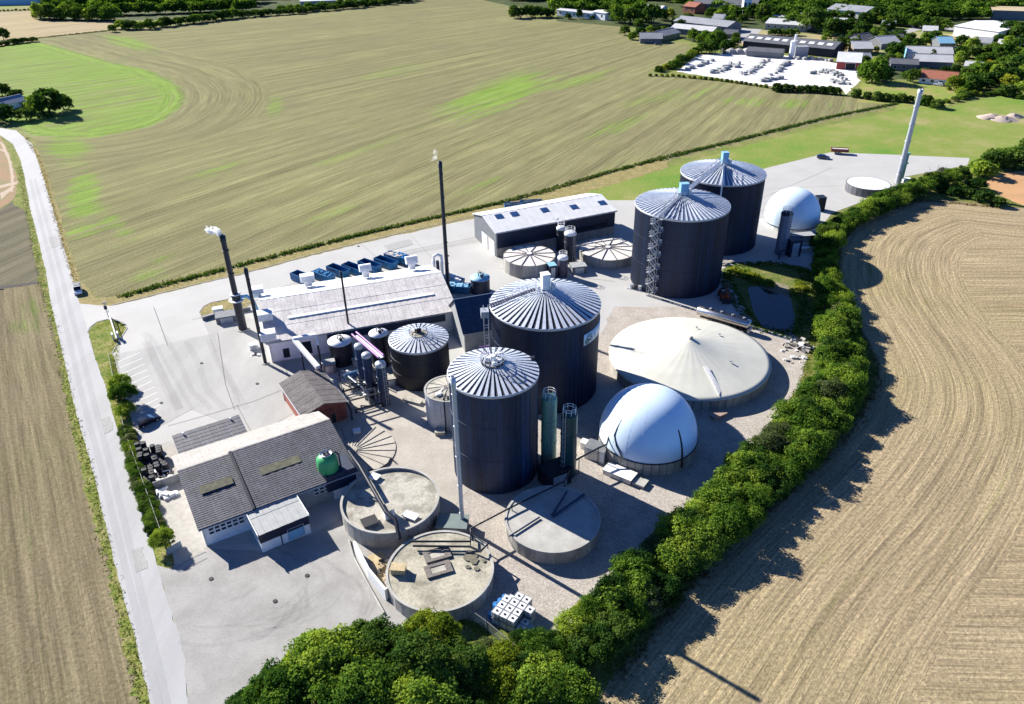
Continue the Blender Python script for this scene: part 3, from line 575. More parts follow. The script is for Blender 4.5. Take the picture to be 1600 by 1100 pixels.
# sign bent round the wall of S2
sg = thing('company_sign', 'white curved sign with green swirl and dark letters high on a navy silo', 'sign', (6.39,128.56,0))
as0 = -PI/2
for k_ in range(400):
    as0 += .004; v_ = Vector((6.39+10.45*math.cos(as0), 128.56+10.45*math.sin(as0), 16.2-CAMH))
    if 800+FL*v_.dot(RT)/v_.dot(FW) > 912.5: break
r0 = 10.33+.12; zt, zb = hgt(Vector((6.39+r0*math.cos(as0),128.56+r0*math.sin(as0),0)),524), hgt(Vector((6.39+r0*math.cos(as0),128.56+r0*math.sin(as0),0)),541)
b = MB(); b.lathe([(r0-.1,zb),(r0,zb),(r0,zt),(r0-.1,zt)], 24, a0=as0, a1=as0+1.15, sm=True); part(b,'sign_board',mat('sign_white',(.62,.70,.72),(.6,.68,.7),rough=.5),sg)
def bend(vs, u0, v0, sc, r): return [(r*math.cos(as0+(u0+x*sc)/r), r*math.sin(as0+(u0+x*sc)/r), v0+y*sc) for x, y in vs]
H_ = zt-zb
def letter(ch, u0, v0, sc, m, name):
    cu = bpy.data.curves.new('t','FONT'); cu.body = ch; ob = bpy.data.objects.new('t', cu); C.objects.link(ob)
    dg = bpy.context.evaluated_depsgraph_get(); me0 = ob.evaluated_get(dg).to_mesh(); vs = [(q.co.x,q.co.y) for q in me0.vertices]; fs = [tuple(p.vertices) for p in me0.polygons]
    ob.evaluated_get(dg).to_mesh_clear(); bpy.data.objects.remove(ob); b = MB(); b.raw(bend(vs,u0,v0,sc,r0+.03), fs); b.build(name, m, sg)
for i, ch in enumerate('BI'): letter(ch, 1.50+i*1.75, zb+.22*H_, H_*.85, mat('sign_dark',(.06,.08,.12),rough=.6), 'letter')
b = MB(); pts = [(.62,.92),(.52,.75),(.36,.55),(.22,.35),(.22,.18),(.38,.08),(.56,.12),(.64,.28),(.58,.42),(.46,.40),(.44,.28)]
for (x0,y0),(x1,y1) in zip(pts[:-1],pts[1:]):
    dx,dy = x1-x0,y1-y0; L = math.hypot(dx,dy); nx,ny = -dy/L*.075, dx/L*.075; e = .05
    q = [(x0-nx-dx*e,y0-ny-dy*e),(x1-nx+dx*e,y1-ny+dy*e),(x1+nx+dx*e,y1+ny+dy*e),(x0+nx-dx*e,y0+ny-dy*e)]
    b.face(bend([(u*1.05,v) for u,v in q], .08, zb+.06*H_, H_*.9, r0+.03+.001*len(b.f)))
part(b,'swirl_emblem',mat('sign_green',(.01,.13,.08),rough=.6),sg)

def tank(label, x, y, r, h, np_, wallm, lidm, lid='flat', rot=0, recess=0.0, name='concrete_tank', cat='tank', rise=.0, lip=.12):
    t = thing(name, label, cat, (x,y,0), rot)
    da = 2*PI/np_; b = MB(); c = math.cos(da/2*.97); s_ = math.sin(da/2*.97)
    b.hexa([(r*c,-r*s_,0),(r*c,r*s_,0),((r-.25)*c,(r-.25)*s_,0),((r-.25)*c,-(r-.25)*s_,0)], [(r*c,-r*s_,h),(r*c,r*s_,h),((r-.25)*c,(r-.25)*s_,h),((r-.25)*c,-(r-.25)*s_,h)])
    panels('wall_panel', b.mesh('wall_panel', wallm), np_, t)
    b = MB(); rc = r*math.cos(da/2)-.06; b.lathe([(rc,0),(rc,h-.05)], 64); b.lathe([(r-.28,h-recess-.02),(.01,h-recess-.02+rise)], 64, sm=False)
    part(b, 'lid', lidm, t)
    if lip: b = MB(); b.lathe([(r-.3,h-.02),(r-.3,h+lip),(r+.08,h+lip),(r+.08,h-.15)], 72, sm=False); part(b, 'rim', concrete, t)
    return t
T1 = tank('pale round tank with radial lid beams at the front left corner of the north hall', 4.93, 184.26, 6.82, 3.57, 22, concrete_w, mat('white_lid',(.66,.62,.58),(.55,.52,.48),scale=.3,speck=.08), lip=0, name='round_tank', rise=.4)
T2 = tank('pale round tank with radial lid beams, left of the silo with the stair tower', 26.12, 190.0, 7.65, 2.54, 30, concrete_w, MATS['white_lid'], lip=0, name='round_tank', rise=.4)
for t, r, h in ((T1,6.7,3.57),(T2,7.5,2.54)):
    me = MB().bar((.5,0,h+.50),(r,0,h+.06),.14,.12).mesh('lid_beam', purple)
    for k in range(12): link('lid_beam', me, t, None, (0,0,0), k*PI/6+.2)
    b = MB(); b.cyl(0,0,h+.3,h+.62,.7,.7,16); part(b,'hub',white,t)
F1 = tank('round concrete tank with raised rim, sandy lid and hatches, left of the nearest silo', -19.61, 91.99, 7.69, 3.16, 32, concrete_w, concrete_l, recess=.35)
F2 = tank('round concrete tank with two square hatches and mossy stains behind the foreground trees', -10.77, 77.68, 7.6, 2.54, 32, concrete_w, concrete_s)
F3 = tank('round concrete tank half in the shade of the nearest silo, crossed by thin pipes', 5.77, 87.79, 7.29, 2.47, 30, concrete_w, concrete)
F4 = tank('low white round tank beside the tall grey chimney at the far corner', 115.51, 238.45, 6.76, 2.72, 24, mat('dark_stave',(.14,.14,.15),(.1,.1,.11),rough=.8), white, rise=.8, lip=.0, name='round_tank')
S6 = tank('slim grey sheet clad tank with pale fan ribbed lid between the big silos', -11.8, 117.56, 4.4, 6.84, 22, mat('grey_blue_sheet',(.40,.43,.48),(.30,.33,.38),scale=.8,rough=.5,metal=.3), concrete_l, lip=.08, name='clad_tank', rise=.5)
me = MB().bar((.3,0,7.32),(4.3,0,6.9),.08,.08).mesh('lid_beam', concrete_w)
for k in range(14): link('lid_beam', me, S6, None, (0,0,0), k*PI/7)
b = MB(); b.tube([(-.5,-4.6,0.2),(-.5,-4.6,6.6),(-.4,-3.6,7.3),(-.2,-2.6,7.2)],.12,7); part(b,'pipe',dark,S6)
b = MB(); b.obox((-1.6,-2.3,7.15),(1.1,.7,.4),.4); b.bar((-2,-2.4,7.2),(-.6,-1.6,8.2),.06); b.bar((-1.2,-2.9,7.2),(-.9,-2.2,8.1),.06); part(b,'hatch',white,S6)
for (lab,px,py,r,h,wm) in (('slim black tank with white lid and valves at the south wall of the grey hall',-35.85,138.61,2.42,5.28,black),('small dark tank with pale blue lid standing behind the slate blue roof',-7.53,170.88,2.35,3.9,navy),('small dark tank with yellowish lid behind the three slim columns',G(579,575).x+2.2,G(579,575).y+1.5,1.9,7.6,black)):
    t = thing('process_tank', lab, 'tank', (px,py,0)); b = MB(); b.cyl(0,0,0,h,r,r,32,cap=False); part(b,'wall',wm,t)
    b = MB(); b.lathe([(r+.08,h-.2),(r+.08,h),(0.3,h+.35),(.01,h+.36)],32); part(b,'lid',white if wm is black else skyblue,t)
    b = MB(); b.tube([(-.4,0,h+.3),(-.3,.1,h+1.1),(.4,.3,h+1.0),(.9,.2,h+.2)],.12,6); b.obox((.4,-.5,h+.5),(.6,.5,.6),.4); b.tube([(.1,.5,h+.3),(.1,.5,h+1.3),(-.3,.6,h+1.5)],.07,6); rail(b,[(-.6,.9,h+.15),(.8,.9,h+.15),(1.1,-.2,h+.15)],.8,.025,step=.5); part(b,'valve',black,t)
# tent roofed slurry tank
t = thing('slurry_tank', 'huge round tank under a pale cream tent shaped membrane roof', 'tank', (36.4,134.93,0))
me = wedge(15.95, 16.2, 0, 0, 2*PI/64*.94, 2.45).mesh('wall_panel', concrete_w)
b = MB(); da = 2*PI/64*.93/2; c, s_ = math.cos(da), math.sin(da); b.hexa([(16.14*c,-16.14*s_,0),(16.14*c,16.14*s_,0),(15.9*c,15.9*s_,0),(15.9*c,-15.9*s_,0)],[(16.14*c,-16.14*s_,2.45),(16.14*c,16.14*s_,2.45),(15.9*c,15.9*s_,2.45),(15.9*c,-15.9*s_,2.45)])
panels('wall_panel', b.mesh('wall_panel', concrete_w), 64, t)
b = MB(); vs=[]; fs=[]; n=128; rr = [16.35,16.3,15.4,13,10.5,8,5.5,3.5,2,1,.4,.02]; peak = 6.5
for j, r in enumerate(rr):
    u = 1-r/16.35; zz = 2.45+(peak-2.45)*(u**1.0)*(.80+.20*u**3) if r < 16.32 else 2.2
    for i in range(n):
        a = 2*PI*i/n; fold = .03*math.sin(a*32)*max(0,(1-u))*u*2; vs.append((r*math.cos(a), r*math.sin(a), zz+fold))
for j in range(len(rr)-1):
    for i in range(n): fs.append((j*n+i, j*n+(i+1)%n, (j+1)*n+(i+1)%n, (j+1)*n+i))
b.raw(vs, fs, 0, True); part(b,'membrane_roof',pale,t)
b = MB(); b.lathe([(.45,peak-.2),(.4,peak+.25),(.05,peak+.35)],16); part(b,'apex_cap',concrete_l,t)
me = MB().obox((9,0,4.15),(.5,.4,.25)).mesh('roof_hatch', lightsteel)
for a in (.62, 1.2, 5.6): link('roof_hatch', me, t, None, (0,0,.15), a)
b = MB()
for k in range(5):
    a = -1.44+k*.022; b.bar((8*math.cos(a),8*math.sin(a),4.55),((15.5-k*.4)*math.cos(a+.03),(15.5-k*.4)*math.sin(a+.03),2.83),.14,.1)
part(b,'crease',white,t)
# gas domes
def dome(label, x, y, r, hb, np_, zr, panm, bulge=0.0):
    t = thing('gas_dome', label, 'gas dome', (x,y,0)); prof = []
    for k in range(26):
        a = PI/2*k/25; prof.append((r*(math.cos(a)**.84)*(1+bulge*math.sin(2*a)) if k<25 else .01, hb+zr*math.sin(a)))
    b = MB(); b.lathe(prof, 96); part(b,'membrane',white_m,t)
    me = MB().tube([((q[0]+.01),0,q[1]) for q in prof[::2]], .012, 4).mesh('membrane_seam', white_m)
    for k in range(20): link('membrane_seam', me, t, None, (0,0,0), k*PI/10)
    da = 2*PI/np_*.93/2; c, s_ = math.cos(da), math.sin(da); R = r+.05; b = MB(); b.hexa([(R*c,-R*s_,0),(R*c,R*s_,0),((R-.3)*c,(R-.3)*s_,0),((R-.3)*c,-(R-.3)*s_,0)],[(R*c,-R*s_,hb),(R*c,R*s_,hb),((R-.3)*c,(R-.3)*s_,hb),((R-.3)*c,-(R-.3)*s_,hb)])
    panels('wall_panel', b.mesh('wall_panel', panm), np_, t)
    b = MB(); b.lathe([(r-.35,0),(r-.35,hb-.1)],48); b.lathe([(r-.2,hb-.05),(r+.14,hb-.05),(r+.14,hb+.12),(r-.1,hb+.14)],64,m=0); part(b,'rim',dark,t)
    return t
def dome_top(x, y, r, hb, py):
    zr = 1.0
    for k in range(80):
        zr += .15; m_ = 1e9
        for q in np.linspace(0, PI/2, 20):
            v = Vector((x, y+r*math.cos(q), hb+zr*math.sin(q)-CAMH)); m_ = min(m_, 550-FL*v.dot(UP)/v.dot(FW))
        if m_ < py: break
    return zr
D1 = dome('big white gas dome on a low panelled ring between nearest silo and the hedge', 23.64, 108.41, 8.55, 2.62, 40, dome_top(23.64,108.41,8.55,2.62,601), concrete_w)
D2 = dome('smaller white gas dome behind the grey scrubber column at the right', 82.28, 211.54, 7.7, 1.2, 36, dome_top(82.28,211.54,7.7,1.2,294), white, .05)
b = MB(); # hoses lying on D1
zr1 = dome_top(23.64,108.41,8.55,2.62,601)
def on_dome(th, ph, o=.12): return ((8.55+o)*math.cos(ph)*math.cos(th), (8.55+o)*math.cos(ph)*math.sin(th), 2.62+(zr1+o)*math.sin(ph))
b.tube([on_dome(rad(215), rad(p)) for p in (60,50,40,30,22)]+[on_dome(rad(222), rad(12)), on_dome(rad(232),rad(3),.3)], .14, 7); part(b,'air_hose',dark,D1)
b = MB(); b.tube([on_dome(rad(-58), rad(p)) for p in (36,28,20,12,5)]+[(4.7,-7.5,1)], .16, 7); part(b,'air_hose',dark,D1)
b = MB(); b.obox(on_dome(rad(150),rad(62)),(.35,.35,.25)); part(b,'valve',dark,D1)
# ring of radial beams on the buried tank cover
g = G(550,706); R = (G(618,706)-g).length
t = thing('buried_tank_cover', 'flat round cover with radial beams sunk in the sandy yard by the green vessel', 'tank cover', (g.x,g.y,0))
b = MB(); b.lathe([(R,0.0),(R,.22),(.01,.3)],48,sm=False); part(b,'slab',mat('cover_slab',(.44,.40,.34),(.36,.33,.28),scale=.4,speck=.1),t)
me = MB().bar((.9,0,.33),(R-.1,0,.27),.16,.14).mesh('radial_beam', concrete_w)
for k in range(22): link('radial_beam', me, t, None, (0,0,0), k*2*PI/22)
b = MB(); b.cyl(0,0,.2,.5,1,1,20); part(b,'hub',concrete_l,t)

# ============================================================ buildings
def slope(b, P, nu, nv, th=.05, gap=.02, alt=.03, m=0):
    """roof slope P=[eaveL, eaveR, ridgeR, ridgeL] laid with overlapping sheets nu x nv"""
    a, c, d, e = [Vector(q) for q in P]; nrm = (c-a).cross(e-a).normalized()
    if nrm.z < 0: nrm = -nrm
    for i in range(nu):
        for j in range(nv):
            u0, u1 = (i+gap/2)/nu, (i+1-gap/2)/nu; v0, v1 = j/nv, (j+1)/nv
            q = lambda u, v: (a.lerp(c,u)).lerp(e.lerp(d,u), v)
            o = nrm*((i%2)*alt); o0 = o+nrm*.04
            pb_ = [q(u0,v0)+o0, q(u1,v0)+o0, q(u1,v1)+o, q(u0,v1)+o]
            b.hexa(pb_, [x+nrm*th for x in pb_], m)
def gable(name, label, ox, oy, rz, L, W, eave, ridge, wallm, roofm, nu=10, nv=4, over=.5, cat='building', wins=(), doors=(), group=None, gablem=None, far=False, ridge_at=.5, roofb=None):
    t = thing(name, label, cat, (ox,oy,0), rz, group); rw = W*ridge_at
    b = MB(); pl = [(0,0),(L,0),(L,W),(0,W)]
    for i in range(4):
        (x0,y0),(x1,y1) = pl[i], pl[(i+1)%4]
        if i in (1,3):
            b.face([(x0,y0,0),(x1,y1,0),(x1,y1,eave),(x0,rw,ridge),(x0,y0,eave)], 1)
        else: b.face([(x0,y0,0),(x1,y1,0),(x1,y1,eave),(x0,y0,eave)], 0)
    b.face([(0,0,eave),(L,0,eave),(L,rw,ridge),(0,rw,ridge)]); b.face([(0,rw,ridge),(L,rw,ridge),(L,W,eave),(0,W,eave)])
    part(b, 'wall', [wallm, gablem or wallm], t)
    s1 = (ridge-eave)/rw; s2 = (ridge-eave)/(W-rw); k = .06
    fr = [(-over,-over,eave-over*s1+k),(L+over,-over,eave-over*s1+k),(L+over,rw,ridge+k),(-over,rw,ridge+k)]
    bk = [(L+over,W+over,eave-over*s2+k),(-over,W+over,eave-over*s2+k),(-over,rw,ridge+k),(L+over,rw,ridge+k)]
    for P in (fr, bk):
        if P is bk and roofb: roofm = roofb
        b = MB(); b.hexa(P, [(x,y,z+.08) for x,y,z in P]); rf = part(b, 'roof', roofm, t)
        if not far:
            b = MB(); P2 = [(x,y,z+.09) for x,y,z in P]; slope(b, P2, nu, nv); o = b.build('roof_sheets', roofm, rf, 'stuff')
    if not far:
        for y_,s_ in ((-over-.1,s1),(W+over+.1,s2)): b = MB(); b.bar((-over,y_,eave-over*s_+.02),(L+over,y_,eave-over*s_+.02),.16,.14); part(b,'gutter',lightsteel,t)
        for x_ in (.15,L-.15): b = MB(); b.bar((x_,-.1,0),(x_,-.1,eave-.2),.1); part(b,'downpipe',lightsteel,t)
    b = MB(); b.bar((-over,rw,ridge+.17),(L+over,rw,ridge+.17),.35,.12); part(b,'ridge_cap',roofm,t)
    for wv in wins: window(t, *wv)
    for dv in doors: window(t, *dv, nm='door')
    return t
def window(t, face, u, z, w_, h_, L=0, W=0, fm=None, gm=None, nm='window'):
    """face 's' y=0, 'n' y=W, 'w' x=0, 'e' x=L"""
    gm = gm or glass; fm = fm or white; e = .05; b = MB(); b2 = MB()
    def bx(bb, u0, u1, z0, z1, d0, d1):
        if face == 's': bb.box(u0,-d1,z0,u1,-d0,z1)
        elif face == 'n': bb.box(u0,W+d0,z0,u1,W+d1,z1)
        elif face == 'w': bb.box(-d1,u0,z0,-d0,u1,z1)
        else: bb.box(L+d0,u0,z0,L+d1,u1,z1)
    u0, u1, z0, z1 = u-w_/2, u+w_/2, z, z+h_; f = .08 if w_ < 3 else .12
    for q in ((u0,u1,z0,z0+f),(u0,u1,z1-f,z1),(u0,u0+f,z0+f,z1-f),(u1-f,u1,z0+f,z1-f)): bx(b, q[0],q[1],q[2],q[3],.0,.07)
    o = part(b, nm if nm == 'door' else 'window', fm, t); bx(b2, u0+f,u1-f,z0+f,z1-f,.0,.03); part(b2, 'pane' if nm == 'window' else 'door_leaf', gm, o)

def pxang(a, b, z=0): return ang(a, b, z)
# main grey hall (south-west base corner, 19 degrees)
RH = rad(18.6)
a = G(415,537,5); hall = gable('process_hall','long hall with grey corrugated roof, pale skylight strip and white rooftop boxes', a.x+.4, a.y+.5, RH, 40.5, 25.0, 5.0, 8.0, white, grey_roof, 56, 3, .5, 'hall', gablem=white, ridge_at=.56, roofb=light_roof)  # back slope gets a paler material than the front to paint it sunlit
def loc(t, v):  # world point -> local of a thing that stands at rz
    q = Matrix.Rotation(-t.rotation_euler.z, 3, 'Z') @ (Vector(v)-t.location); return q
def on_slope(t, px, py, z0, iters=0): return loc(t, G(px,py,z0))
b = MB(); p0 = on_slope(hall,450,497,6.45); p1 = on_slope(hall,678,459,6.7); yy = (p0.y+p1.y)/2; zz = 5+3*yy/14.0
b.hexa([(p0.x,yy-.55,zz-.1),(p1.x,yy-.55,zz-.1),(p1.x,yy+.55,zz+.1),(p0.x,yy+.55,zz+.1)],[(p0.x,yy-.5,zz+.36),(p1.x,yy-.5,zz+.36),(p1.x,yy+.5,zz+.38),(p0.x,yy+.5,zz+.38)]); part(b,'skylight_strip',pale_strip,hall)
b = MB(); b.box(12,-.25,2.9,38.0,-.02,4.9); part(b,'painted_eaves_shade',navy2,hall)  # dark strip paints the shade under the eaves on the pale wall
window(hall,'s',7.5,0.6,2.2,3.2); window(hall,'s',3.2,.6,1.5,2.4,nm='door')
def box_on_roof(label, px, py, z, sx, sy, sz, stem=1.2, name='ventilation_unit', body=white, cat='vent unit', tilt=0):
    g = G(px,py,z); t = thing(name, label, cat, g, RH, 'white ventilation boxes of the grey hall roof')
    b = MB(); T = Matrix.Rotation(tilt, 3, 'X')
    b.obox((0,0,stem+sz/2),(sx,sy,sz),0,tilt=T); part(b,'casing',body,t)
    b = MB(); b.obox((0,0,stem/2+.1),(sx*.55,sy*.5,stem+.2)); part(b,'stem',body,t)
    b = MB(); 
    for k in range(4): b.obox((0,-sy/2-.03,stem+.25+k*(sz-.3)/4),(sx*.8,.05,.08),0)
    part(b,'louvre',lightsteel,t); return t
box_on_roof('white ventilation hood on the sunlit roof slope, leftmost of the three behind the ridge', 482,446,6.6, 3.2,1.9,1.5, 1.3)
box_on_roof('white ventilation hood, middle of the three behind the roof ridge', 572,432,6.6, 2.8,1.9,1.6, 1.5, tilt=-.3)
box_on_roof('white ventilation hood, rightmost of the three behind the roof ridge', 644,420,6.6, 2.8,1.9,1.8, 1.5, tilt=-.3)
box_on_roof('white box unit at the back corner of the grey hall roof', 402,463,6.8, 3.2,2.2,1.2, 1.0)
box_on_roof('white box unit over the ridge end of the grey hall beside the thin chimney', 415,500,6.6, 3.2,2.6,1.6, .4)
box_on_roof('white box unit low on the near left end of the grey hall roof', 420,531,5.6, 3.2,2.4,1.6, .4)
# yard behind hall: dark slate building next to it
a = G(728,552); RS = rad(18)
sb = gable('slate_roofed_building','steep dark blue roofed building between the grey hall and the signed silo', a.x-.2, a.y+.4, RS, 13.5, 12.6, 4.8, 9.6, light_grey, blue_roof, 4, 9, .35, 'building', ridge_at=.5)
# north hall
a = G(776,402)
nh = gable('north_hall','hall with pale roof, blue skylights and dark walls at the far side of the yard', a.x, a.y, rad(24), 36.8, 15.6, 7.0, 8.9, navy, light_roof, 36, 1, .4, 'hall', ridge_at=.55, gablem=mid_grey)
b = MB(); b.box(.02,-.05,0,36.6,-.01,2.4); b.box(-.06,1.5,0,-.01,6.5,4.2); part(b,'concrete_plinth',concrete_w,nh)
for px, py in ((780,341),(804,337),(851,330),(897,324),(941,317)):
    q = loc(nh, G(px,py,8.2)); zz = 7.0+1.9*q.y/(15.6*.55)
    s_ = 1.9/(15.6*.55); b = MB(); A_ = [(q.x-1.1,q.y-1.0,zz-s_+.18),(q.x+1.1,q.y-1.0,zz-s_+.18),(q.x+1.1,q.y+1.0,zz+s_+.18),(q.x-1.1,q.y+1.0,zz+s_+.18)]
    b.hexa(A_, [(x,y,z+.18) for x,y,z in A_]); part(b,'skylight',skylight,nh)
for u in (3.0, 8.0): b = MB(); b.box(-.12,u-1.9,0.05,-.07,u+1.9,4.0); part(b,'roller_door',white,nh)
for q in ((31,35.5),(27,31)): b = MB(); b.tube([(14,-.5,q[0]*.1+.6),(34,-.5,q[0]*.1+.6),(34.4,-.5,5)],.16,6); part(b,'pipe',black,nh)
# lower left buildings
paleb = mat('sunlit_slope_tint', (.42,.395,.36), (.34,.32,.29), scale=.5, rough=.85, speck=.1)  # back slopes of the dark roofs, sunlight put into the colour
a = G(325,855); RL = rad(30.8)
lb = gable('workshop','low workshop with dark chequered tile roof and long window band at the lower left', a.x-.3, a.y+.2, RL, 7.6, 19.6, 3.9, 6.3, white, dark_roof, 12, 30, .5, 'building', ridge_at=.62, roofb=paleb)
lb2 = gable('workshop','long shed with dark chequered tile roof holding the green vessel', a.x-.3+7.9*math.cos(RL)-.6*math.sin(RL)*0, a.y+.2+7.9*math.sin(RL), RL, 16.6, 19.6, 3.9, 6.6, light_grey, dark_roof, 26, 30, .4, 'building', ridge_at=.62, roofb=paleb)
b = MB()
for t_, u0, u1 in ((lb,.8,7.0),(lb2,9.4,12.4)):
    for k in range(int((u1-u0)/.9)):
        for zz in (1.9, 2.6): window(t_,'s',u0+.45+k*.9,zz,.82,.6)
for t_, x0, x1, yv in ((lb,1.6,6.6,6.4),(lb2,3.0,9.5,6.0)):
    W_ = 19.7*.62; s_ = (6.4-3.9)/W_; b = MB(); zz = 3.9+s_*yv+.38; A_=[(x0,yv-.8,zz-.8*s_),(x1,yv-.8,zz-.8*s_),(x1,yv+.8,zz+.8*s_),(x0,yv+.8,zz+.8*s_)]; b.hexa(A_,[(x,y,z+.04) for x,y,z in A_]); part(b,'mossy_strip',moss_strip,t_)
b = MB(); b.box(11.6,-.46,1.9,16.5,4.9,5.0); part(b,'recess_roof',navy,lb2)
b = MB(); b.box(12.4,-.5,0,17.0,-.3,1.85); part(b,'white_base_wall',white,lb2)
b = MB(); s_ = 2.4/12.15; b.hexa([(7.65,-.6,3.9-.6*s_+.12),(8.05,-.6,3.9-.6*s_+.12),(8.05,12.1,6.62),(7.65,12.1,6.62)],[(7.65,-.6,3.9-.6*s_+.5),(8.05,-.6,3.9-.6*s_+.5),(8.05,12.1,6.95),(7.65,12.1,6.95)]); part(b,'roof_valley',black,lb)
# flat roofed annex
a = G(411,864); an = thing('annex','flat roofed annex with blue roller door in front of the dark tiled workshop', 'annex', a, rad(33))
b = MB(); b.box(0,0,0,7.6,7.8,1.9); part(b,'lower_wall',white,an)
b = MB(); b.box(-.04,-.04,1.9,7.64,7.84,3.5); part(b,'upper_cladding',navy,an)
b = MB(); slope(b,[(-.1,-.1,3.52),(7.7,-.1,3.52),(7.7,7.9,3.75),(-.1,7.9,3.75)],7,2); b.build('roof_sheets', light_grey, an, 'stuff'); b = MB(); b.box(-.2,-.15,3.4,-.1,7.9,3.85); b.box(7.7,-.15,3.4,7.8,7.9,3.85); part(b,'verge_trim',white,an)
window(an,'s',5.4,.25,2.6,2.2,fm=lightsteel,gm=skyblue,nm='door'); b = MB(); b.box(3.0,-.12,0,3.15,-.05,2.0); part(b,'downpipe',black,an)
b = MB(); b.cyl(1.5,6.8,3.6,4.3,.12,n=8); part(b,'vent',dark,an)
# low canopy north of the workshop
a = G(280,712,2.6); cp = thing('carport','narrow carport with dark corrugated roof beside the workshop', 'carport', (a.x,a.y,0), rad(31))
b = MB(); slope(b,[(0,0,2.5),(11.8,0,2.5),(11.8,6.0,3.0),(0,6.0,3.0)],14,6); b.build('roof_sheets', dark_roof, cp, 'stuff')
b = MB(); b.box(0,0,2.35,11.8,.12,2.5); b.box(0,5.9,2.7,11.8,6,2.98); part(b,'beam',wood,cp)
for x_ in (.3,4,8,11.5):
    for y_ in (.3,5.7): b = MB(); b.box(x_-.08,y_-.08,0,x_+.08,y_+.08,2.45); part(b,'post',wood,cp)
for x_ in (1.8,10.1): b = MB(); b.cyl(x_,5.2,2.9,3.5,.18,n=8); part(b,'roof_vent',white,cp)
# brick house
a = G(440,600,3.8); bh = gable('brick_house','small red brick house with worn dark roof in the middle of the plant', a.x, a.y, rad(-58.2), 12.6, 8.0, 3.8, 5.0, brick_m, mat('worn_felt_roof',(.14,.125,.12),(.09,.08,.08),scale=.6,rough=.9,speck=.3,fine=3), 13, 8, .4, 'house')
bm_ = MB().box(0,0,0,.05,.55,.24).mesh('brick', brick_m)
for r_i in range(12):
    for k in range(14):
        if 4.6 < k*.58+.3 < 6.2 and r_i < 8 or k > 12: continue
        x_ = .02+k*.58+(.29 if r_i%2 and k<13 else 0); link('brick', bm_, bh, None, (12.6,x_,.05+r_i*.3))
window(bh,'e',5.4,0.05,1.0,2.2,L=12.6,fm=wood,gm=dark,nm='door')
# low walls
def wall(label, px, h, th, m, name='wall', z=0):
    P = [G(*q) for q in px]; t = thing(name, label, 'wall', P[0])
    for i in range(len(P)-1):
        a_, c_ = P[i]-P[0], P[i+1]-P[0]; b = MB(); b.bar(a_+Vector((0,0,h/2)), c_+Vector((0,0,h/2)), th, h); part(b,'wall_segment',m,t)
    return t
wall('low grey retaining wall between the drum store and the workshop', [(242,765),(282,751)], 1.6, .3, concrete_w)
wall('white concrete bunker wall left of the stained round tank', [(556,862),(578,905),(605,938)], 2.2, .35, white, 'bunker_wall')
wall('grey end wall of the sand bunker against the stained tank', [(606,936),(628,922)], 2.2, .3, concrete_w, 'bunker_wall')
wall('dark low wall round the chimney plinth by the grass island', [(317,501),(345,493),(392,485)], .9, .3, mid_grey)
wall('low curved concrete edging beside the sandy bunker', [(545,845),(552,872),(575,915),(600,960)], .4, .25, concrete)
# timber/wire fences
def fence(label, px, h=1.9, step=3.0, name='wire_fence'):
    P = [G(*q) for q in px]; t = thing(name, label, 'fence', P[0]); pm = MB().cyl(0,0,0,h+.1,.05,n=6).mesh('post', post_m)
    for i in range(len(P)-1):
        a_, c_ = P[i]-P[0], P[i+1]-P[0]; L = (c_-a_).length; n = max(1,int(L/step))
        for k in range(n): link('post', pm, t, None, a_.lerp(c_, k/n))
        b = MB(); b.face([a_, c_, c_+Vector((0,0,h)), a_+Vector((0,0,h))]); part(b,'mesh_panel',fence_m,t)
        b = MB(); b.bar(a_+Vector((0,0,h)), c_+Vector((0,0,h)), .05); part(b,'top_rail',post_m,t)
fence('grey wire mesh fence curving between the pond and the hedge', [(1277,440),(1281,480),(1285,515),(1288,552),(1283,575),(1270,600),(1252,620),(1240,632)])
fence('grey wire mesh fence between the gravel yard and the lower hedge', [(1045,818),(1020,845),(990,880),(960,918),(930,948),(900,975)])
fence('grey wire mesh fence slanting through the scrub behind the foreground trees', [(728,962),(760,985),(790,1010),(820,1035)])
fence('thin wire fence along the road side shrubs', [(172,560),(183,620),(197,680),(215,730),(235,785),(258,850),(268,880)], 1.3, 3)
wall('short fence wall closing the yard beside the road hedge', [(262,868),(285,855)], 1.3, .1, lightsteel, 'wall')
kerb([(275,888),(300,872),(322,862)], 'kerb', .3, .1)

# ============================================================ chimneys, columns and pipes
def chimney(label, base, top, r, m, band=None, name='chimney', taper=1.0, extra=None):
    g = G(*base); h = hgt(g, top[1]); t = thing(name, label, 'chimney', (g.x,g.y,0))
    b = MB(); b.cyl(0,0,0,.25,r*2.0,r*2.0,16); part(b,'foot',concrete,t)
    b = MB(); b.cyl(0,0,.2,h,r,r*taper,20,cap=False); part(b,'shaft',m,t)
    b = MB(); b.lathe([(r*taper*.8,h-.3),(r*taper*.8,h+.15),(r*taper*1.15,h+.15),(r*taper*1.15,h-1.3)],20); part(b,'top_band',band or m,t)
    for z_ in np.arange(3, h-2, 5.5): b = MB(); b.lathe([(r,z_),(r*1.18,z_+.02),(r*1.18,z_+.14),(r,z_+.16)],16); part(b,'flange',m,t)
    return t, h
c1, h1 = chimney('tall black chimney giving off white steam at the left edge of the plant', (380,515),(347,368), .68, black, taper=.8)
b = MB(); b.cyl(0,0,.2,8.6,.95,.95,20,cap=False); b.cyl(0,0,8.6,8.8,1.0,1.0,20); part(b,'lower_sleeve',black,c1)
b = MB(); b.lathe([(1.0,7.6),(1.7,7.6),(1.7,7.72),(1.0,7.72)],20,sm=False); b.lathe([(.7,9.0),(1.15,9.0),(1.15,9.15),(.7,9.15)],20); part(b,'service_ring',white,c1)
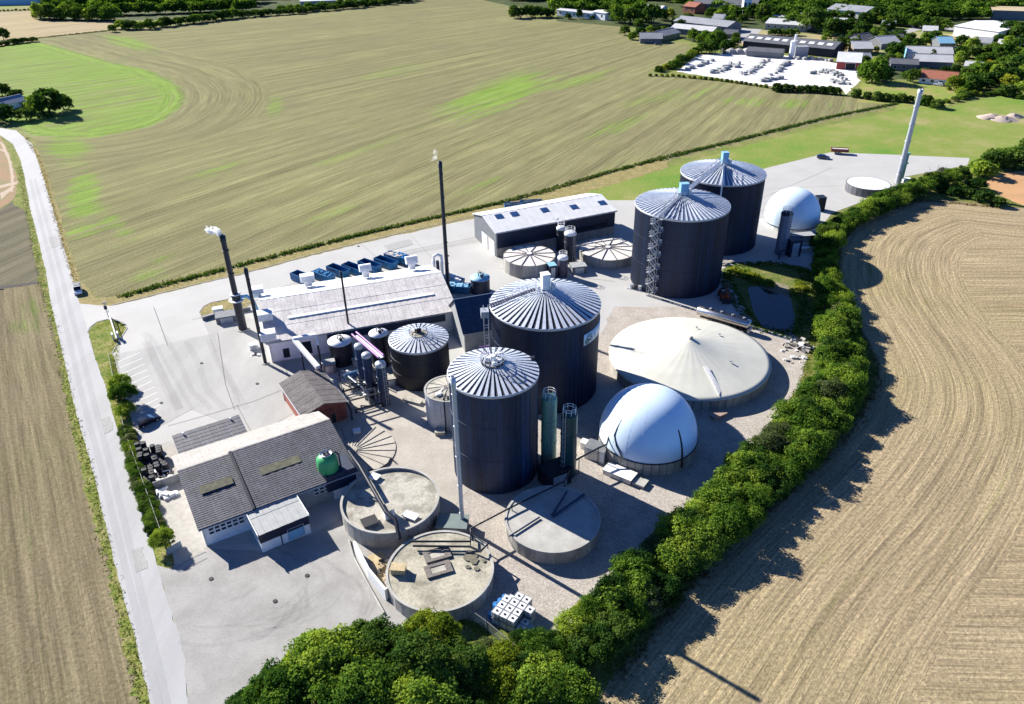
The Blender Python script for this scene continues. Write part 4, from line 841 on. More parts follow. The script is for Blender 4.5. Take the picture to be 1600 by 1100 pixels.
b = MB(); b.tube([(.9,.2,8.2),(2.2,.5,8.3),(3.2,.8,7.2),(4.2,.6,3.5),(4.6,.3,2.6)],.42,10); part(b,'flue_duct',skyblue,c1)
c2, h2 = chimney('thinner black chimney at the near left corner of the grey hall', (415,568),(388,420), .36, black)
c3, h3 = chimney('slim black flue rising at the eaves of the grey hall above the white lidded tank', (549,540),(536,425), .22, black)
c4, h4 = chimney('tallest black chimney, at the right end of the grey hall', (701,462),(687,253), .48, black, taper=.85)
c5, h5 = chimney('tall light grey chimney beside the low white tank at the far corner', (1402,287),(1437,140), .85, lightsteel, lightsteel, taper=.8)
b = MB(); b.cyl(1.8,1.5,0,9.5,.55,.55,12); b.cyl(1.8,1.5,9.5,9.9,.9,.9,12); b.cyl(1.8,1.5,6.3,6.6,.95,.95,12); part(b,'side_stack',mint,c5)
b = MB(); b.obox((3.2,1.2,.7),(3,1.6,1.4),.2); part(b,'plant_box',white,c5)
c6, h6 = chimney('light grey vent mast standing in front of the nearest silo', (723,824),(708,590), .34, lightsteel, lightsteel, name='vent_mast', taper=.95)
c7, h7 = chimney('short black mast between brick house and grey hall', (503,577),(492,530), .2, black, white, name='vent_mast')
# steam
def steam(label, c, r, sc, seed, dens):
    m = bpy.data.materials.new('steam_volume'); m.use_nodes = True; n = m.node_tree.nodes; n.clear(); o_ = n.new('ShaderNodeOutputMaterial')
    v = n.new('ShaderNodeVolumePrincipled'); v.inputs['Color'].default_value = (1,1,1,1); v.inputs['Anisotropy'].default_value = .2
    tc = n.new('ShaderNodeNewGeometry'); tn = n.new('ShaderNodeTexNoise'); tn.inputs['Scale'].default_value = .9; tn.inputs['Detail'].default_value = 5; mr = n.new('ShaderNodeMapRange')
    mr.inputs[1].default_value = .42; mr.inputs[2].default_value = .62; mr.inputs[4].default_value = dens; l = m.node_tree.links
    l.new(tc.outputs['Position'], tn.inputs[0]); l.new(tn.outputs[0], mr.inputs[0]); l.new(mr.outputs[0], v.inputs['Density']); l.new(v.outputs[0], o_.inputs['Volume'])
    import bmesh as bmm
    bm = bmm.new(); bmm.ops.create_icosphere(bm, subdivisions=4, radius=1); rs = random.Random(seed)
    from mathutils import noise
    for q in bm.verts:
        d = q.co.copy(); k = 1+.55*noise.noise(d*1.6+Vector((seed,0,0)))+.3*noise.noise(d*4+Vector((0,seed,0)))
        q.co = Vector((d.x*sc[0]*k, d.y*sc[1]*k, d.z*sc[2]*k))
    me = bpy.data.meshes.new('steam'); bm.to_mesh(me); bm.free(); me.materials.append(m)
    o = link('steam', me, None, None, c); tag(o, label, 'steam'); o.rotation_euler = (0,rad(25),0); return o
gt = G(380,515); steam('white steam puff drifting left from the chimney at the left of the plant', (gt.x-1.7, gt.y, h1+1.2), 2, (1.9,.9,.75), 3, 6)
gt = G(701,462); steam('faint steam wisp at the top of the tallest black chimney', (gt.x-1.2, gt.y, h4+1.5), 2, (.8,.6,1.2), 5, .8)

def column(label, base, top, r, m, topm=None, name='scrubber_column', dome_=.5, ladder=True, n=24, bands=2, fa=0.0, h=None, ring=True):
    g = G(*base); h = h or hgt(g, top[1]); t = thing(name, label, 'column', (g.x,g.y,0), fa)
    b = MB(); b.lathe([(r,.3),(r,h-dome_)]+[(r*math.cos(a),h-dome_+dome_*math.sin(a)) for a in np.linspace(.2,1.5,6)]+[(.01,h)],n); part(b,'shell',[m],t)
    if topm: b = MB(); b.lathe([(r+.05,h-dome_-.4),(r+.06,h-dome_)]+[((r+.06)*math.cos(a),h-dome_+(dome_+.05)*math.sin(a)) for a in np.linspace(.2,1.5,6)]+[(.01,h+.05)],n); part(b,'top_cap',topm,t)
    for k in range(bands): z_ = h*(k+1)/(bands+1); b = MB(); b.lathe([(r,z_),(r+.07,z_+.01),(r+.07,z_+.12),(r,z_+.13)],n); part(b,'band',m,t)
    if ring:
        b = MB(); rail(b,[(r*.8*math.cos(a),r*.8*math.sin(a),h-.1) for a in np.arange(8)*PI/4],1.1,.03,True,.8); part(b,'top_railing',white,t)
    if ladder:
        b = MB()
        for s_ in (-.25,.25): b.bar((s_,-r-.25,0),(s_,-r-.25,h+.9),.06)
        for z_ in np.arange(.3,h,.4): b.bar((-.25,-r-.25,z_),(.25,-r-.25,z_),.04)
        part(b,'ladder',lightsteel,t)
        b = MB()
        for z_ in np.arange(2.4,h,1.0): b.tube([(-.36,-r-.25,z_),(-.3,-r-.75,z_),(0,-r-.95,z_),(.3,-r-.75,z_),(.36,-r-.25,z_)],.03,4)
        part(b,'ladder_cage',lightsteel,t)
    b = MB()
    for a in np.arange(4)*PI/2+.6: b.bar((r*1.05*math.cos(a),r*1.05*math.sin(a),0),(r*.95*math.cos(a),r*.95*math.sin(a),1.2),.18)
    part(b,'support_foot',black,t); return t, h
gr1,_ = column('pale mint green scrubber column with ladder beside the nearest silo', (857,722),(857,618), 1.32, mint, fa=.1)
gr2,_ = column('dark green scrubber column with caged ladder and railed top', (887,742),(888,644), 1.35, dkgreen, fa=-.6)
v1,_ = column('slim black column, farthest of the three joined by magenta pipes', (569,603),(567,537), .88, navy2, lightsteel, ring=False, ladder=False)
v2,_ = column('slim black column, middle of the three joined by magenta pipes', (581,620),(578,551), .88, navy2, lightsteel, ring=False, ladder=False)
v3,_ = column('slim black column with ladder, nearest of the three joined by magenta pipes', (602,632),(598,565), 1.0, navy2, lightsteel, ring=False, fa=.6)
n1,_ = column('dark storage column, farthest of the three before the north hall', (865,380),(866,345), 1.15, black, white, ring=True, ladder=False, name='storage_column')
n2,_ = column('dark storage column, middle of the three before the north hall', (876,392),(876,353), 1.2, black, white, ring=True, ladder=False, name='storage_column')
n3,_ = column('dark storage column, nearest of the three before the north hall', (890,409),(889,361), 1.55, black, white, ring=True, fa=.5, name='storage_column')
pu,_ = column('stout purple grey vessel with railed top near the pale round tank', (879,431),(879,399), 1.3, purple, white, ring=True, ladder=False, name='storage_column', bands=0)
rc,_ = column('grey blue scrubber column with dark piping in front of the small gas dome', (1219,396),(1229,330), 1.5, mat('blue_grey_shell',(.14,.18,.25),(.11,.14,.20),rough=.45), navy, ring=True, fa=.2)
# magenta pipes joining the three columns
P1, P2, P3 = [o.location.copy() for o in (v1,v2,v3)]
t = thing('overhead_pipes', 'pair of bright magenta and white pipes resting on three slim columns', 'pipes', P1)
for s_, zo in ((-.5,0),(.45,.15)):
    d = (P3-P1).normalized(); nn = Vector((-d.y,d.x,0))*s_; b = MB(); b.tube([nn-d*1.2+Vector((0,0,11.6+zo)), nn+(P3-P1)+d*.8+Vector((0,0,11.2+zo))],.22,8); part(b,'magenta_pipe',pink,t)
b = MB(); b.obox((P3-P1)/2+Vector((0,0,11.1)), ((P3-P1).length+2,.9,.15), math.atan2((P3-P1).y,(P3-P1).x)); part(b,'white_tray',white,t)
def pipe(label, pts, r, m, name='pipe', posts=True, cat='pipe'):
    P = [Vector(p) for p in pts]; o = P[0].copy(); o.z = 0; t = thing(name, label, cat, o); b = MB(); b.tube([p-o for p in P], r, 8); part(b,'pipe_run',m,t)
    if posts:
        for p in P[1:-1]:
            q = p-o
            if q.z > .6: b = MB(); b.bar((q.x,q.y,0),(q.x,q.y,q.z-r),.14); part(b,'support_post',m,t)
    return t
pipe('black duct running from the workshop shed over the sandy tank lid to the stained tank', [G(545,705,5.6),G(562,728,5.0),G(603,800,4.8),G(618,812,4.4),G(624,842,3.0)], .33, black, 'duct', False)
pipe('long thin black pipe crossing from the vent mast to the foot of the nearest silo', [G(737,843,2.6),G(735,826,3.2),G(800,792,3.2),G(882,752,3.2),G(890,735,3)], .14, black)
pipe('black pipe loop over the back edge of the stained round tank', [G(640,846,3.5),G(735,846,3.5),G(735,832,3.5),G(742,838,3.4),G(762,850,3.4),G(752,860,3.4)], .16, black)
pipe('second black pipe along the back edge of the stained round tank', [G(645,853,3.3),G(734,854,3.3),G(752,862,3.3)], .16, black, posts=False)
pipe('black pipe bridge from the dark green column to the gas dome', [G(880,730,3.2),G(905,716,3.4),G(935,700,3.6),G(948,694,4),G(952,680,5.0)], .16, black)
pipe('blue grey pipe crossing the far round tank lid', [G(893,386,3.6),G(930,379,3.6),G(970,373,3.6),G(976,378,3.2)], .22, lightsteel)
pipe('black pipe in the shaded half of the round concrete tank lid', [G(862,806,2.75),G(886,768,2.75)], .16, navy2, posts=False)
pipe('navy pipe crossing the shaded part of the round concrete tank lid', [G(864,807,2.75),G(913,772,2.75)], .18, navy2, posts=False)
pipe('black hose across the sunlit part of the concrete tank lid', [G(796,838,2.7),G(843,808,2.7)], .13, navy2, posts=False)
pipe('black service pipe beside the grey blue column', [G(1217,405,0),G(1219,392,2.8),G(1232,391,2.8)], .22, black, posts=False)
pipe('black curved hose joining the buried cover and the sandy lid tank', [G(576,735,.3),G(592,733,.3),G(606,724,.3),G(610,716,.3),G(618,722,.3)], .13, black, posts=False)
# white conveyor between hall and brick house
A = G(460,531,6.2); B_ = G(497,574,4.6); t = thing('conveyor', 'white inclined conveyor reaching from the grey hall towards the brick house', 'conveyor', (A.x,A.y,0)); D = B_-A
b = MB(); b.bar((0,0,6.2),(D.x,D.y,4.6),.9,.7); part(b,'trough',white,t); b = MB(); b.bar((-.3,0,6.4),(4.2,1.6,6.4),.8,.7); part(b,'head_box',white,t)
for k in (.25,.9): q = D*k; b = MB(); b.bar((q.x,q.y,0),(q.x,q.y,6.1-1.6*k),.22); part(b,'support_post',black,t)
# process pipework field between brick house and columns
t = thing('pipe_rack', 'tangle of black and silver process pipes on a rack behind the brick house', 'pipe rack', G(560,615)); o0 = t.location.copy()
rs = random.Random(4)
for i, (a_, c_, z_) in enumerate([((527,592),(572,580),1.6),((530,600),(575,592),2.2),((536,612),(590,596),2.6),((545,622),(600,604),2.0),((520,598),(548,640),2.4),((545,588),(575,612),2.8),((560,600),(585,625),1.4),((530,622),(585,606),3.0),((556,640),(600,628),.8)]):
    b = MB(); p0, p1 = G(*a_,z_)-o0, G(*c_,z_)-o0; b.tube([p0+Vector((0,0,-z_+.1)), p0, p1, p1+Vector((0,0,-z_+.1))], .11+.05*(i%3), 7); part(b,'rack_pipe',(black,galv,black,lightsteel)[i%4],t)
for a_ in ((532,598),(560,592),(590,600),(540,628),(575,618),(600,612)):
    b = MB(); q = G(*a_)-o0; b.bar(q, q+Vector((0,0,3.2)), .2); part(b,'rack_post',black,t)
b = MB(); q = [G(*u,3.2)-o0 for u in ((532,598),(590,600),(600,612),(540,628))]; [b.bar(q[i],q[(i+1)%4],.2) for i in range(4)]; part(b,'rack_frame',black,t)
b = MB(); p0, p1 = G(538,590,2.2)-o0, G(568,580,2.2)-o0; b.tube([p0,p1],.75,16); part(b,'horizontal_vessel',mat('steel_blue_vessel',(.10,.18,.30),(.08,.14,.24),rough=.3,metal=.4),t)
for k in range(9):
    b = MB(); q = G(535+rs.random()*60, 590+rs.random()*38)-o0; z_ = rs.uniform(.8,3.2); b.cyl(q.x,q.y,z_-.3,z_+.3,.3,n=8); b.bar((q.x,q.y,0),(q.x,q.y,z_),.1); part(b,'valve',(galv,white,black)[k%3],t)
def cabinet(label, px, py, sx, sy, sz, rz, m, topm=None, name='cabinet', z=0, cat='cabinet', dz=0, door=True):
    t = thing(name, label, cat, G(px,py,z), rz); b = MB(); b.box(-sx/2,-sy/2,0,sx/2,sy/2,sz); part(b,'housing',m,t)
    b = MB(); b.box(-sx/2-.1,-sy/2-.1,sz,sx/2+.1,sy/2+.1,sz+.1); part(b,'lid',topm or m,t)
    if door: b = MB(); b.box(-sx*.3,-sy/2-.04,.1,sx*.3,-sy/2,sz*.85); part(b,'door',lightsteel,t)
    return t
cabinet('flat grey roofed cabinet beside the white lidded tank', 515,580,2.6,2.2,2.2,RH,mid_grey,light_grey)
cabinet('small beige box between the slim columns and the white lidded tank', 556,572,1.2,1.2,1.6,RH,concrete_w,concrete_l)
cabinet('small beige topped box at the foot of the slim columns', 611,600,2.0,1.6,1.6,RH,mid_grey,concrete_l)
cabinet('white box with grey lid near the slim columns foot', 574,622,1.3,1.0,1.2,.5,lightsteel,white)
cabinet('low pale slab box beside the short wide black tank', 645,628,3.8,1.2,.5,-.45,concrete,concrete_l,door=False)
cabinet('small white box on the sandy yard by the buried cover', 558,678,1.2,1.0,.8,.3,white,white,door=False)
cabinet('white shed on the edge of the sandy lid tank', 562,775,2.0,2.2,2.2,.5,white,white,'equipment_hut')
cabinet('small white pump box on the sandy tank lid under the black duct', 608,806,1.5,1.5,1.7,.4,white,concrete_l,z=2.85)
cabinet('white hatch on the right of the sandy tank lid', 642,808,2.2,1.2,.35,-.5,lightsteel,white,'hatch',z=2.85,cat='hatch',door=False)
cabinet('grey hatch at the back left of the sandy tank lid', 586,747,1.5,1.2,.35,-.5,lightsteel,white,'hatch',z=2.85,cat='hatch',door=False)
cabinet('dark debris box on the near left of the sandy tank lid', 578,818,2.2,1.8,.5,.5,mid_grey,dark,z=2.85,door=False)
cabinet('green grey flat roofed pump house between two round tanks', 708,828,4.6,3.0,1.8,-.1,mid_grey,mat('green_grey_roof',(.16,.20,.19),(.13,.17,.16)),'pump_house',cat='hut')
cabinet('small grey hut roof beside the purple grey vessel', 903,424,3.8,3.0,1.9,.2,mid_grey,light_grey,'equipment_hut')
cabinet('dark box on the right of the pale round tank', 862,433,1.8,2.2,3.6,.3,navy,skyblue,'equipment_hut')
cabinet('black equipment container at the foot of the green columns', 866,752,4.4,3.6,3.0,.5,black,black,'equipment_container')
cabinet('black equipment container beside the grey blue column', 1237,398,3.2,3.0,4.6,.15,navy,navy,'equipment_container')
cabinet('grey roofed hut behind the black container by the small gas dome', 1251,380,6.2,2.6,2.6,.15,navy,light_grey,'equipment_hut')
cabinet('low white wall box right of the small gas dome hut', 1262,392,4.4,1.0,1.0,.15,concrete_w,white,door=False)
cabinet('open fronted grey hut on the left side of the big gas dome', 932,714,3.6,2.6,2.4,-.5,white,mid_grey,'equipment_hut')
cabinet('white container with lifted lid below the big gas dome', 968,744,5.2,2.3,1.0,-.62,lightsteel,white,'low_container',door=False)
cabinet('pale concrete block beside the white container by the dome', 1000,757,2.0,1.8,.6,-.6,concrete,concrete,door=False)
cabinet('timber coloured block lying against the tent roofed tank', 1122,652,3.0,1.2,.7,.55,mat('faded_wood',(.36,.26,.21),(.3,.2,.17)),None,'timber_block',door=False)
cabinet('black skip standing right of the small gas dome', 1279,328,2.4,2.6,4.2,.1,black,black,'hopper',door=False)
cabinet('white concrete box on the chimney plinth', 341,487,2.2,1.4,1.0,RH,white,white,door=False)
cabinet('dark equipment block at the chimney plinth', 355,500,4.6,3.2,1.6,RH,mid_grey,mid_grey)
cabinet('white electric cabinets at the left gable of the grey hall', 397,545,1.8,1.2,1.2,.4,white,white)
cabinet('white round sided bin at the foot of the clad tank', 688,678,1.7,1.4,.8,0,concrete_l,concrete_l,door=False)
cabinet('small white cabinet left of the big gas dome ring', 915,700,1.6,1.2,1.4,-.5,white,white)
# hatches of the stained tank
for px, py, lab in ((683,867,'rear square frame hatch of timber and concrete on the stained tank lid'),(685,890,'front square frame hatch of timber and concrete on the stained tank lid')):
    t = thing('roof_hatch', lab, 'hatch', G(px,py,2.62), rad(20))
    for i, (x0,y0,x1,y1) in enumerate(((-1.9,-1.15,1.9,-.6),(-1.9,.6,1.9,1.15),(-1.9,-.6,-1.1,.6),(1.1,-.6,1.9,.6))):
        b = MB(); b.box(x0,y0,0,x1-.02,y1-.02,.22); part(b,'frame_board',mat('weathered_board',(.20,.175,.15),(.12,.105,.095),scale=3,speck=.2),t)
    b = MB(); b.box(-1.05,-.55,.0,1.05,.55,.12); part(b,'lid_slab',concrete_l,t)
for k,(px,py,r_) in enumerate(((735,868,1.0),(741,876,.75),(731,885,.4),(745,888,.45),(756,875,.35))):
    g = G(px,py); n_ = 14; rs = random.Random(k); b = MB(); g2 = G(px,py,2.70+k*.004)
    b.face([(g2.x+r_*rs.uniform(.6,1.2)*math.cos(2*PI*i/n_), g2.y+r_*rs.uniform(.6,1.2)*math.sin(2*PI*i/n_), g2.z-.04) for i in range(n_)]); o = part(b,'moss_patch',mat('black_moss',(.10,.095,.07),(.2,.18,.13),scale=2,rough=1),F2); o.location = -F2.location
cabinet('yellowish wooden crate with dark shadow at the left rim of the stained tank', 623,893,2.0,1.3,.9,-.1,sand,sand,'crate',z=2.6,cat='crate',door=False)
# green vessel on the shed
g = G(511,740,5.0); t = thing('green_vessel', 'bright green round vessel with valves standing in a cut out of the shed roof', 'vessel', (g.x,g.y+1.2,4.5))
b = MB(); b.lathe([(1.5,.2),(1.66,.5),(1.72,1.6),(1.66,2.7),(1.2,3.25),(.5,3.5),(.01,3.55)],36); part(b,'shell',green_p,t)
b = MB(); b.cyl(0,0,3.45,3.7,.55,n=14); b.cyl(.3,.2,3.5,4.05,.16,n=8); b.cyl(-.35,0,3.5,3.9,.14,n=8); part(b,'manhole',black,t)
b = MB(); b.tube([(.9,.3,3.35),(1.5,.3,3.7),(2.0,.1,3.3),(2.05,0,.6)],.15,7); part(b,'pipe',black,t)
b = MB(); b.lathe([(.3,3.6),(.85,3.5),(.95,3.7)],16); part(b,'top_ring',white,t)

# ============================================================ containers, vehicles, goods
def bin_(label, px, py, rz, L=6.2, W=2.3, H=1.9, m=blue_p, full=None, z=0, group='blue roll-off containers in the yard'):
    t = thing('rolloff_container', label, 'container', G(px,py,z), rz, group); f = .35
    b = MB(); b.box(-L/2,-W/2,.2,L/2,W/2,.3); part(b,'floor',m,t)
    for s_ in (-1,1):
        b = MB(); y0 = s_*W/2; b.hexa([(-L/2,y0-.04,.3),(L/2,y0-.04,.3),(L/2,y0+.04,.3),(-L/2,y0+.04,.3)],[(-L/2-.0,y0-.04,H),(L/2+f,y0-.04,H),(L/2+f,y0+.04,H),(-L/2,y0+.04,H)]); part(b,'side_wall',m,t)
    b = MB(); b.box(-L/2-.04,-W/2,.3,-L/2+.04,W/2,H); part(b,'rear_door',m,t)
    b = MB(); b.hexa([(L/2-.05,-W/2,.3),(L/2+.05,-W/2,.3),(L/2+.05,W/2,.3),(L/2-.05,W/2,.3)],[(L/2+f-.05,-W/2,H),(L/2+f+.05,-W/2,H),(L/2+f+.05,W/2,H),(L/2+f-.05,W/2,H)]); part(b,'front_wall',m,t)
    for s_ in (-1,1):
        for k in range(7): b = MB(); x_ = -L/2+.3+k*(L-.6)/6; b.box(x_-.05,s_*W/2+(.04 if s_>0 else -.12),.3,x_+.05,s_*W/2+(.12 if s_>0 else -.04),H-.1); part(b,'rib',m,t)
        b = MB(); b.bar((-L/2,s_*W/2,H),(L/2+f,s_*W/2,H),.16); part(b,'top_rail',m,t)
    b = MB(); b.bar((-L/2,-.4,.1),(L/2,-.4,.1),.18); b.bar((-L/2,.4,.1),(L/2,.4,.1),.18); part(b,'skid',black,t)
    if full:
        b = MB(); rs = random.Random(int(px)); 
        for i in range(8):
            for j in range(3):
                x_,y_ = -L/2+.4+i*L/8.3, -W/2+.4+j*.75; q = rs.uniform(.5,.8); b.obox((x_,y_,H-.25+rs.uniform(-.2,.25)),(q,q,q*.6),rs.random()*3)
        part(b,'load',full,t)
    return t
CR = rad(-38)
for i,(px,py,sc,fu,lab) in enumerate(((473,440,1,None,'blue open container, leftmost of the row behind the grey hall'),(506,437,.95,blue_p,'blue container with closed blue cover, second from the left in the row'),(529,429,1,None,'blue open container, third from the left behind the grey hall'),(553,426,1,None,'blue open container behind the middle ventilation hood, fourth from the left'),
      (578,421,1,None,'blue open container, fifth from the left behind the grey hall'),(603,416,1,None,'blue open container, sixth from the left beside the loaded one'),(616,408,.8,stone,'container heaped with pale debris behind the blue row'),(632,411,.9,blue_l,'container under a bright blue tarpaulin at the right end of the row'))):
    bin_(lab, px, py, CR, 6.4*sc, 2.4, 2.0, blue_p, fu)
bin_('blue container with white sacks behind the slate roofed building, upper one', 708,443, rad(-40), 5.5,2.3,1.8, blue_p, white)
bin_('teal blue container with a striped cover close behind the slate roofed building', 715,456, rad(-10), 6,2.4,2.0, blue_p, skyblue)
bin_('blue container parked behind the north hall, left of two', 801,327, rad(5), 5,2.4,1.9, blue_p, blue_dk, group='blue containers behind the north hall')
bin_('blue container parked behind the north hall, right of two', 829,323, rad(5), 6.5,2.4,1.9, blue_p, blue_dk, group='blue containers behind the north hall')
# cylindrical white cyclone next to the tall chimney
t = thing('cyclone_filter', 'white double pipe arch filter beside the tallest chimney', 'filter', G(686,436))
for k in range(3): b = MB(); b.cyl(-1.1+k*1.0,.2*k,0,5.0,.42,n=12); part(b,'filter_tube',(white,navy,white)[k],t)
b = MB(); b.tube([(-1.1,0,5),(-1.0,.1,6.2),(0,.2,6.8),(.9,.4,6.2),(1,.4,4)],.4,10); part(b,'arch_pipe',white,t)
# loading canopy etc
def wheel(parent, x, y, r, wd=.25, z=None):
    b = MB(); n = 16; vs = [(x+r*math.cos(2*PI*i/n), s_*wd/2+y, r+r*math.sin(2*PI*i/n)) for s_ in (-1,1) for i in range(n)]
    b.raw(vs, [tuple(range(n)), tuple(range(2*n-1,n-1,-1))]+[(i,n+i,n+(i+1)%n,(i+1)%n) for i in range(n)]); w_ = part(b,'wheel',tyre_m,parent)
    b = MB(); rr = r*.58; s_ = 1 if y > 0 else -1; yy = y+s_*(wd/2+.01)
    b.face([(x+rr*math.cos(2*PI*i/12), yy, r+rr*math.sin(2*PI*i/12)) for i in (range(12) if s_<0 else range(11,-1,-1))]); part(b,'rim',lightsteel,w_)
def car(name, label, px, py, rz, paint, kind='hatch', group=None, cat='car', z=0, L=4.5):
    t = thing(name, label, cat, G(px,py,z), rz, group); W = .9; k = L/4.5
    if kind == 'van': pr = [(-2.2,.45),(-2.25,1.0),(-2.15,1.85),(-1.0,1.98),(.75,1.95),(1.45,1.2),(2.15,1.0),(2.25,.5)]; gl = [(-2.05,1.25),(-2.0,1.75),(.65,1.78),(1.25,1.25)]
    else: pr = [(-2.2,.35),(-2.25,.8),(-2.05,1.0),(-1.55,1.42),(-.5,1.50),(.35,1.42),(1.05,1.0),(2.0,.82),(2.25,.6),(2.22,.35)]; gl = [(-1.75,1.0),(-1.45,1.34),(-.5,1.41),(.3,1.33),(.85,1.0)]
    b = MB(); N = len(pr); vs = []
    for yy, ins in ((-W,0),(W,0)):
        for x,z_ in pr: q = .16 if z_ > 1.05 else 0; vs.append((x*k, yy*(1-q), z_))
    b.raw(vs, [tuple(range(N-1,-1,-1)), tuple(range(N,2*N))]+[(i,(i+1)%N,N+(i+1)%N,N+i) for i in range(N)]); part(b,'body',paint,t)
    n = len(gl); b = MB()
    for s_ in (-1,1):
        q = [(x*k, s_*(W*(1-.16*min(1,max(0,(z_-1.0)/.3)))+.012), z_) for x,z_ in gl]; b.face(q if s_ < 0 else q[::-1])
    part(b,'side_windows',carglass,t)
    i0 = [i for i,(x,z_) in enumerate(pr) if z_ > 1.3][-1]; (x0,z0),(x1,z1) = pr[i0],pr[i0+1]; e = .02
    b = MB(); b.face([(x0*k+e,-W*.78,z0+e),(x1*k+e,-W*.86,z1+e+.03),(x1*k+e,W*.86,z1+e+.03),(x0*k+e,W*.78,z0+e)]); part(b,'windscreen',carglass,t)
    (x0,z0),(x1,z1) = (pr[3],pr[2]) if kind != 'van' else (pr[2],pr[1]); b = MB(); b.face([(x0*k-e,W*.78,z0+e),(x1*k-e,W*.86,z1+e+.05),(x1*k-e,-W*.86,z1+e+.05),(x0*k-e,-W*.78,z0+e)]); part(b,'rear_window',carglass,t)
    for s_ in (-1,1):
        for x_ in (-1.4,1.4): wheel(t, x_*k, s_*(W-.1), .33)
        b = MB(); b.box(2.16*k,s_*.72-.15,.62,2.27*k,s_*.72+.15,.76); part(b,'headlight',white,t)
        b = MB(); b.box(-2.29*k,s_*.72-.12,.78,-2.2*k,s_*.72+.12,.95); part(b,'tail_light',red_p,t)
        b = MB(); b.box(.75*k,s_*(W+.0)-.1,.98,.9*k,s_*(W+.0)+.1,1.12); part(b,'mirror',paint,t)
    return t
car('parked_car','black car parked in the bay beside the roadside bush',232,661,rad(50),carblack)
v_ = car('parked_van','white fronted dark van standing at the road edge near the junction',123,457,rad(-62),carwhite,'van',cat='van',L=4.4)
b = MB(); b.obox((-.9,0,2.02),(2.2,1.4,.06)); part(b,'dark_roof',navy,v_)
car('parked_car','dark car parked on the far apron beside the red trailer',1286,248,rad(-20),carblue)
# red trailer on the far apron
t = thing('red_trailer','dark red open trailer standing at the far edge of the apron','trailer',G(1311,240),rad(-15))
b = MB(); b.box(-3,-1.2,.9,3,1.2,1.1); part(b,'bed',red_p,t)
for s_ in (-1,1): b = MB(); b.box(-3,s_*1.2-.05,1.1,3,s_*1.2+.05,2.0); part(b,'side_board',red_p,t); [wheel(t,x_,s_*1.05,.45) for x_ in (-1.2,0)]
for x_ in (-3,3): b = MB(); b.box(x_-.05,-1.2,1.1,x_+.05,1.2,2.0); part(b,'end_board',red_p,t)
b = MB(); b.box(-2.9,-1.1,1.2,2.9,1.1,1.8); part(b,'load',mat('pale_load',(.5,.45,.42)),t)
# tank semitrailer
t = thing('tank_trailer','polished silver tank semi-trailer beside the pale tent roofed tank','trailer',G(1130,509),rad(-36))
def lie(b, x0, x1, r, z, n=20):
    vs=[]; ps=[(x0-.35,r*.55),(x0-.1,r*.9),(x0,r),(x1,r),(x1+.1,r*.9),(x1+.35,r*.55)]
    for x,rr in ps: vs += [(x, rr*1.05*math.cos(2*PI*i/n), z+rr*math.sin(2*PI*i/n)) for i in range(n)]
    b.raw(vs, [(j*n+i,j*n+(i+1)%n,(j+1)*n+(i+1)%n,(j+1)*n+i) for j in range(5) for i in range(n)], 0, True); b.face(vs[:n][::-1]); b.face(vs[-n:])
b = MB(); lie(b,-6.2,5.8,1.05,2.15); part(b,'tank_barrel',chrome,t)
b = MB(); b.box(-5.5,-.45,.75,5.9,.45,1.1); part(b,'chassis',black,t)
b = MB(); b.box(-4.8,-.35,3.18,5.2,.35,3.26); rail(b,[(-3,-.5,3.2),(5.2,-.5,3.2)],.7,.03); part(b,'top_walkway',navy,t)
for k in range(4): b = MB(); b.cyl(-3.4+k*2.6,0,3.2,3.5,.3,n=10); part(b,'manhole',lightsteel,t)
for x_ in (2.0,3.4,4.8): [wheel(t,x_,s_*1.0,.5,.35) for s_ in (-1,1)]
for s_ in (-1,1): b = MB(); b.box(-2.9,s_*.6-.08,0,-2.7,s_*.6+.08,1.0); part(b,'support_leg',lightsteel,t)
b = MB(); b.box(5.9,-1.1,.6,6.3,1.1,1.3); b.box(6.0,-1.1,1.0,6.35,-.7,1.5); part(b,'rear_bumper',lightsteel,t)
# telehandler
t = thing('telehandler','orange and black telehandler in the shade between the navy silo and the pond','telehandler',G(1131,466),rad(-95))
b = MB(); b.box(-2.2,-1.0,.7,2.0,1.0,1.5); part(b,'chassis',orange_p,t); b = MB(); b.hexa([(-.9,-.95,1.5),(.7,-.95,1.5),(.7,.1,1.5),(-.9,.1,1.5)],[(-.7,-.9,2.6),(.4,-.9,2.6),(.4,.05,2.6),(-.7,.05,2.6)]); part(b,'cab',carglass,t)
b = MB(); b.bar((-2.2,.5,2.0),(2.8,.5,1.5),.4,.5); part(b,'boom',orange_p,t); b = MB(); b.box(2.8,-1,.3,3.4,1,1.3); part(b,'bucket',black,t)
for x_ in (-1.4,1.3): [wheel(t,x_,s_*1.05,.62,.45) for s_ in (-1,1)]
for lab,px,py,rz in (('silver pump unit with hoses on the yard near the stair tower',993,452,-.5),):
    t = thing('pump_unit',lab,'pump',G(px,py),rz)
    for k in range(3): b = MB(); b.cyl(-1.1+k*1.1,0,.2,1.2,.5,n=14); part(b,'pump_drum',(lightsteel,black,lightsteel)[k],t)
    b = MB(); b.box(-2,-.7,0,2,.7,.2); part(b,'skid',lightsteel,t)
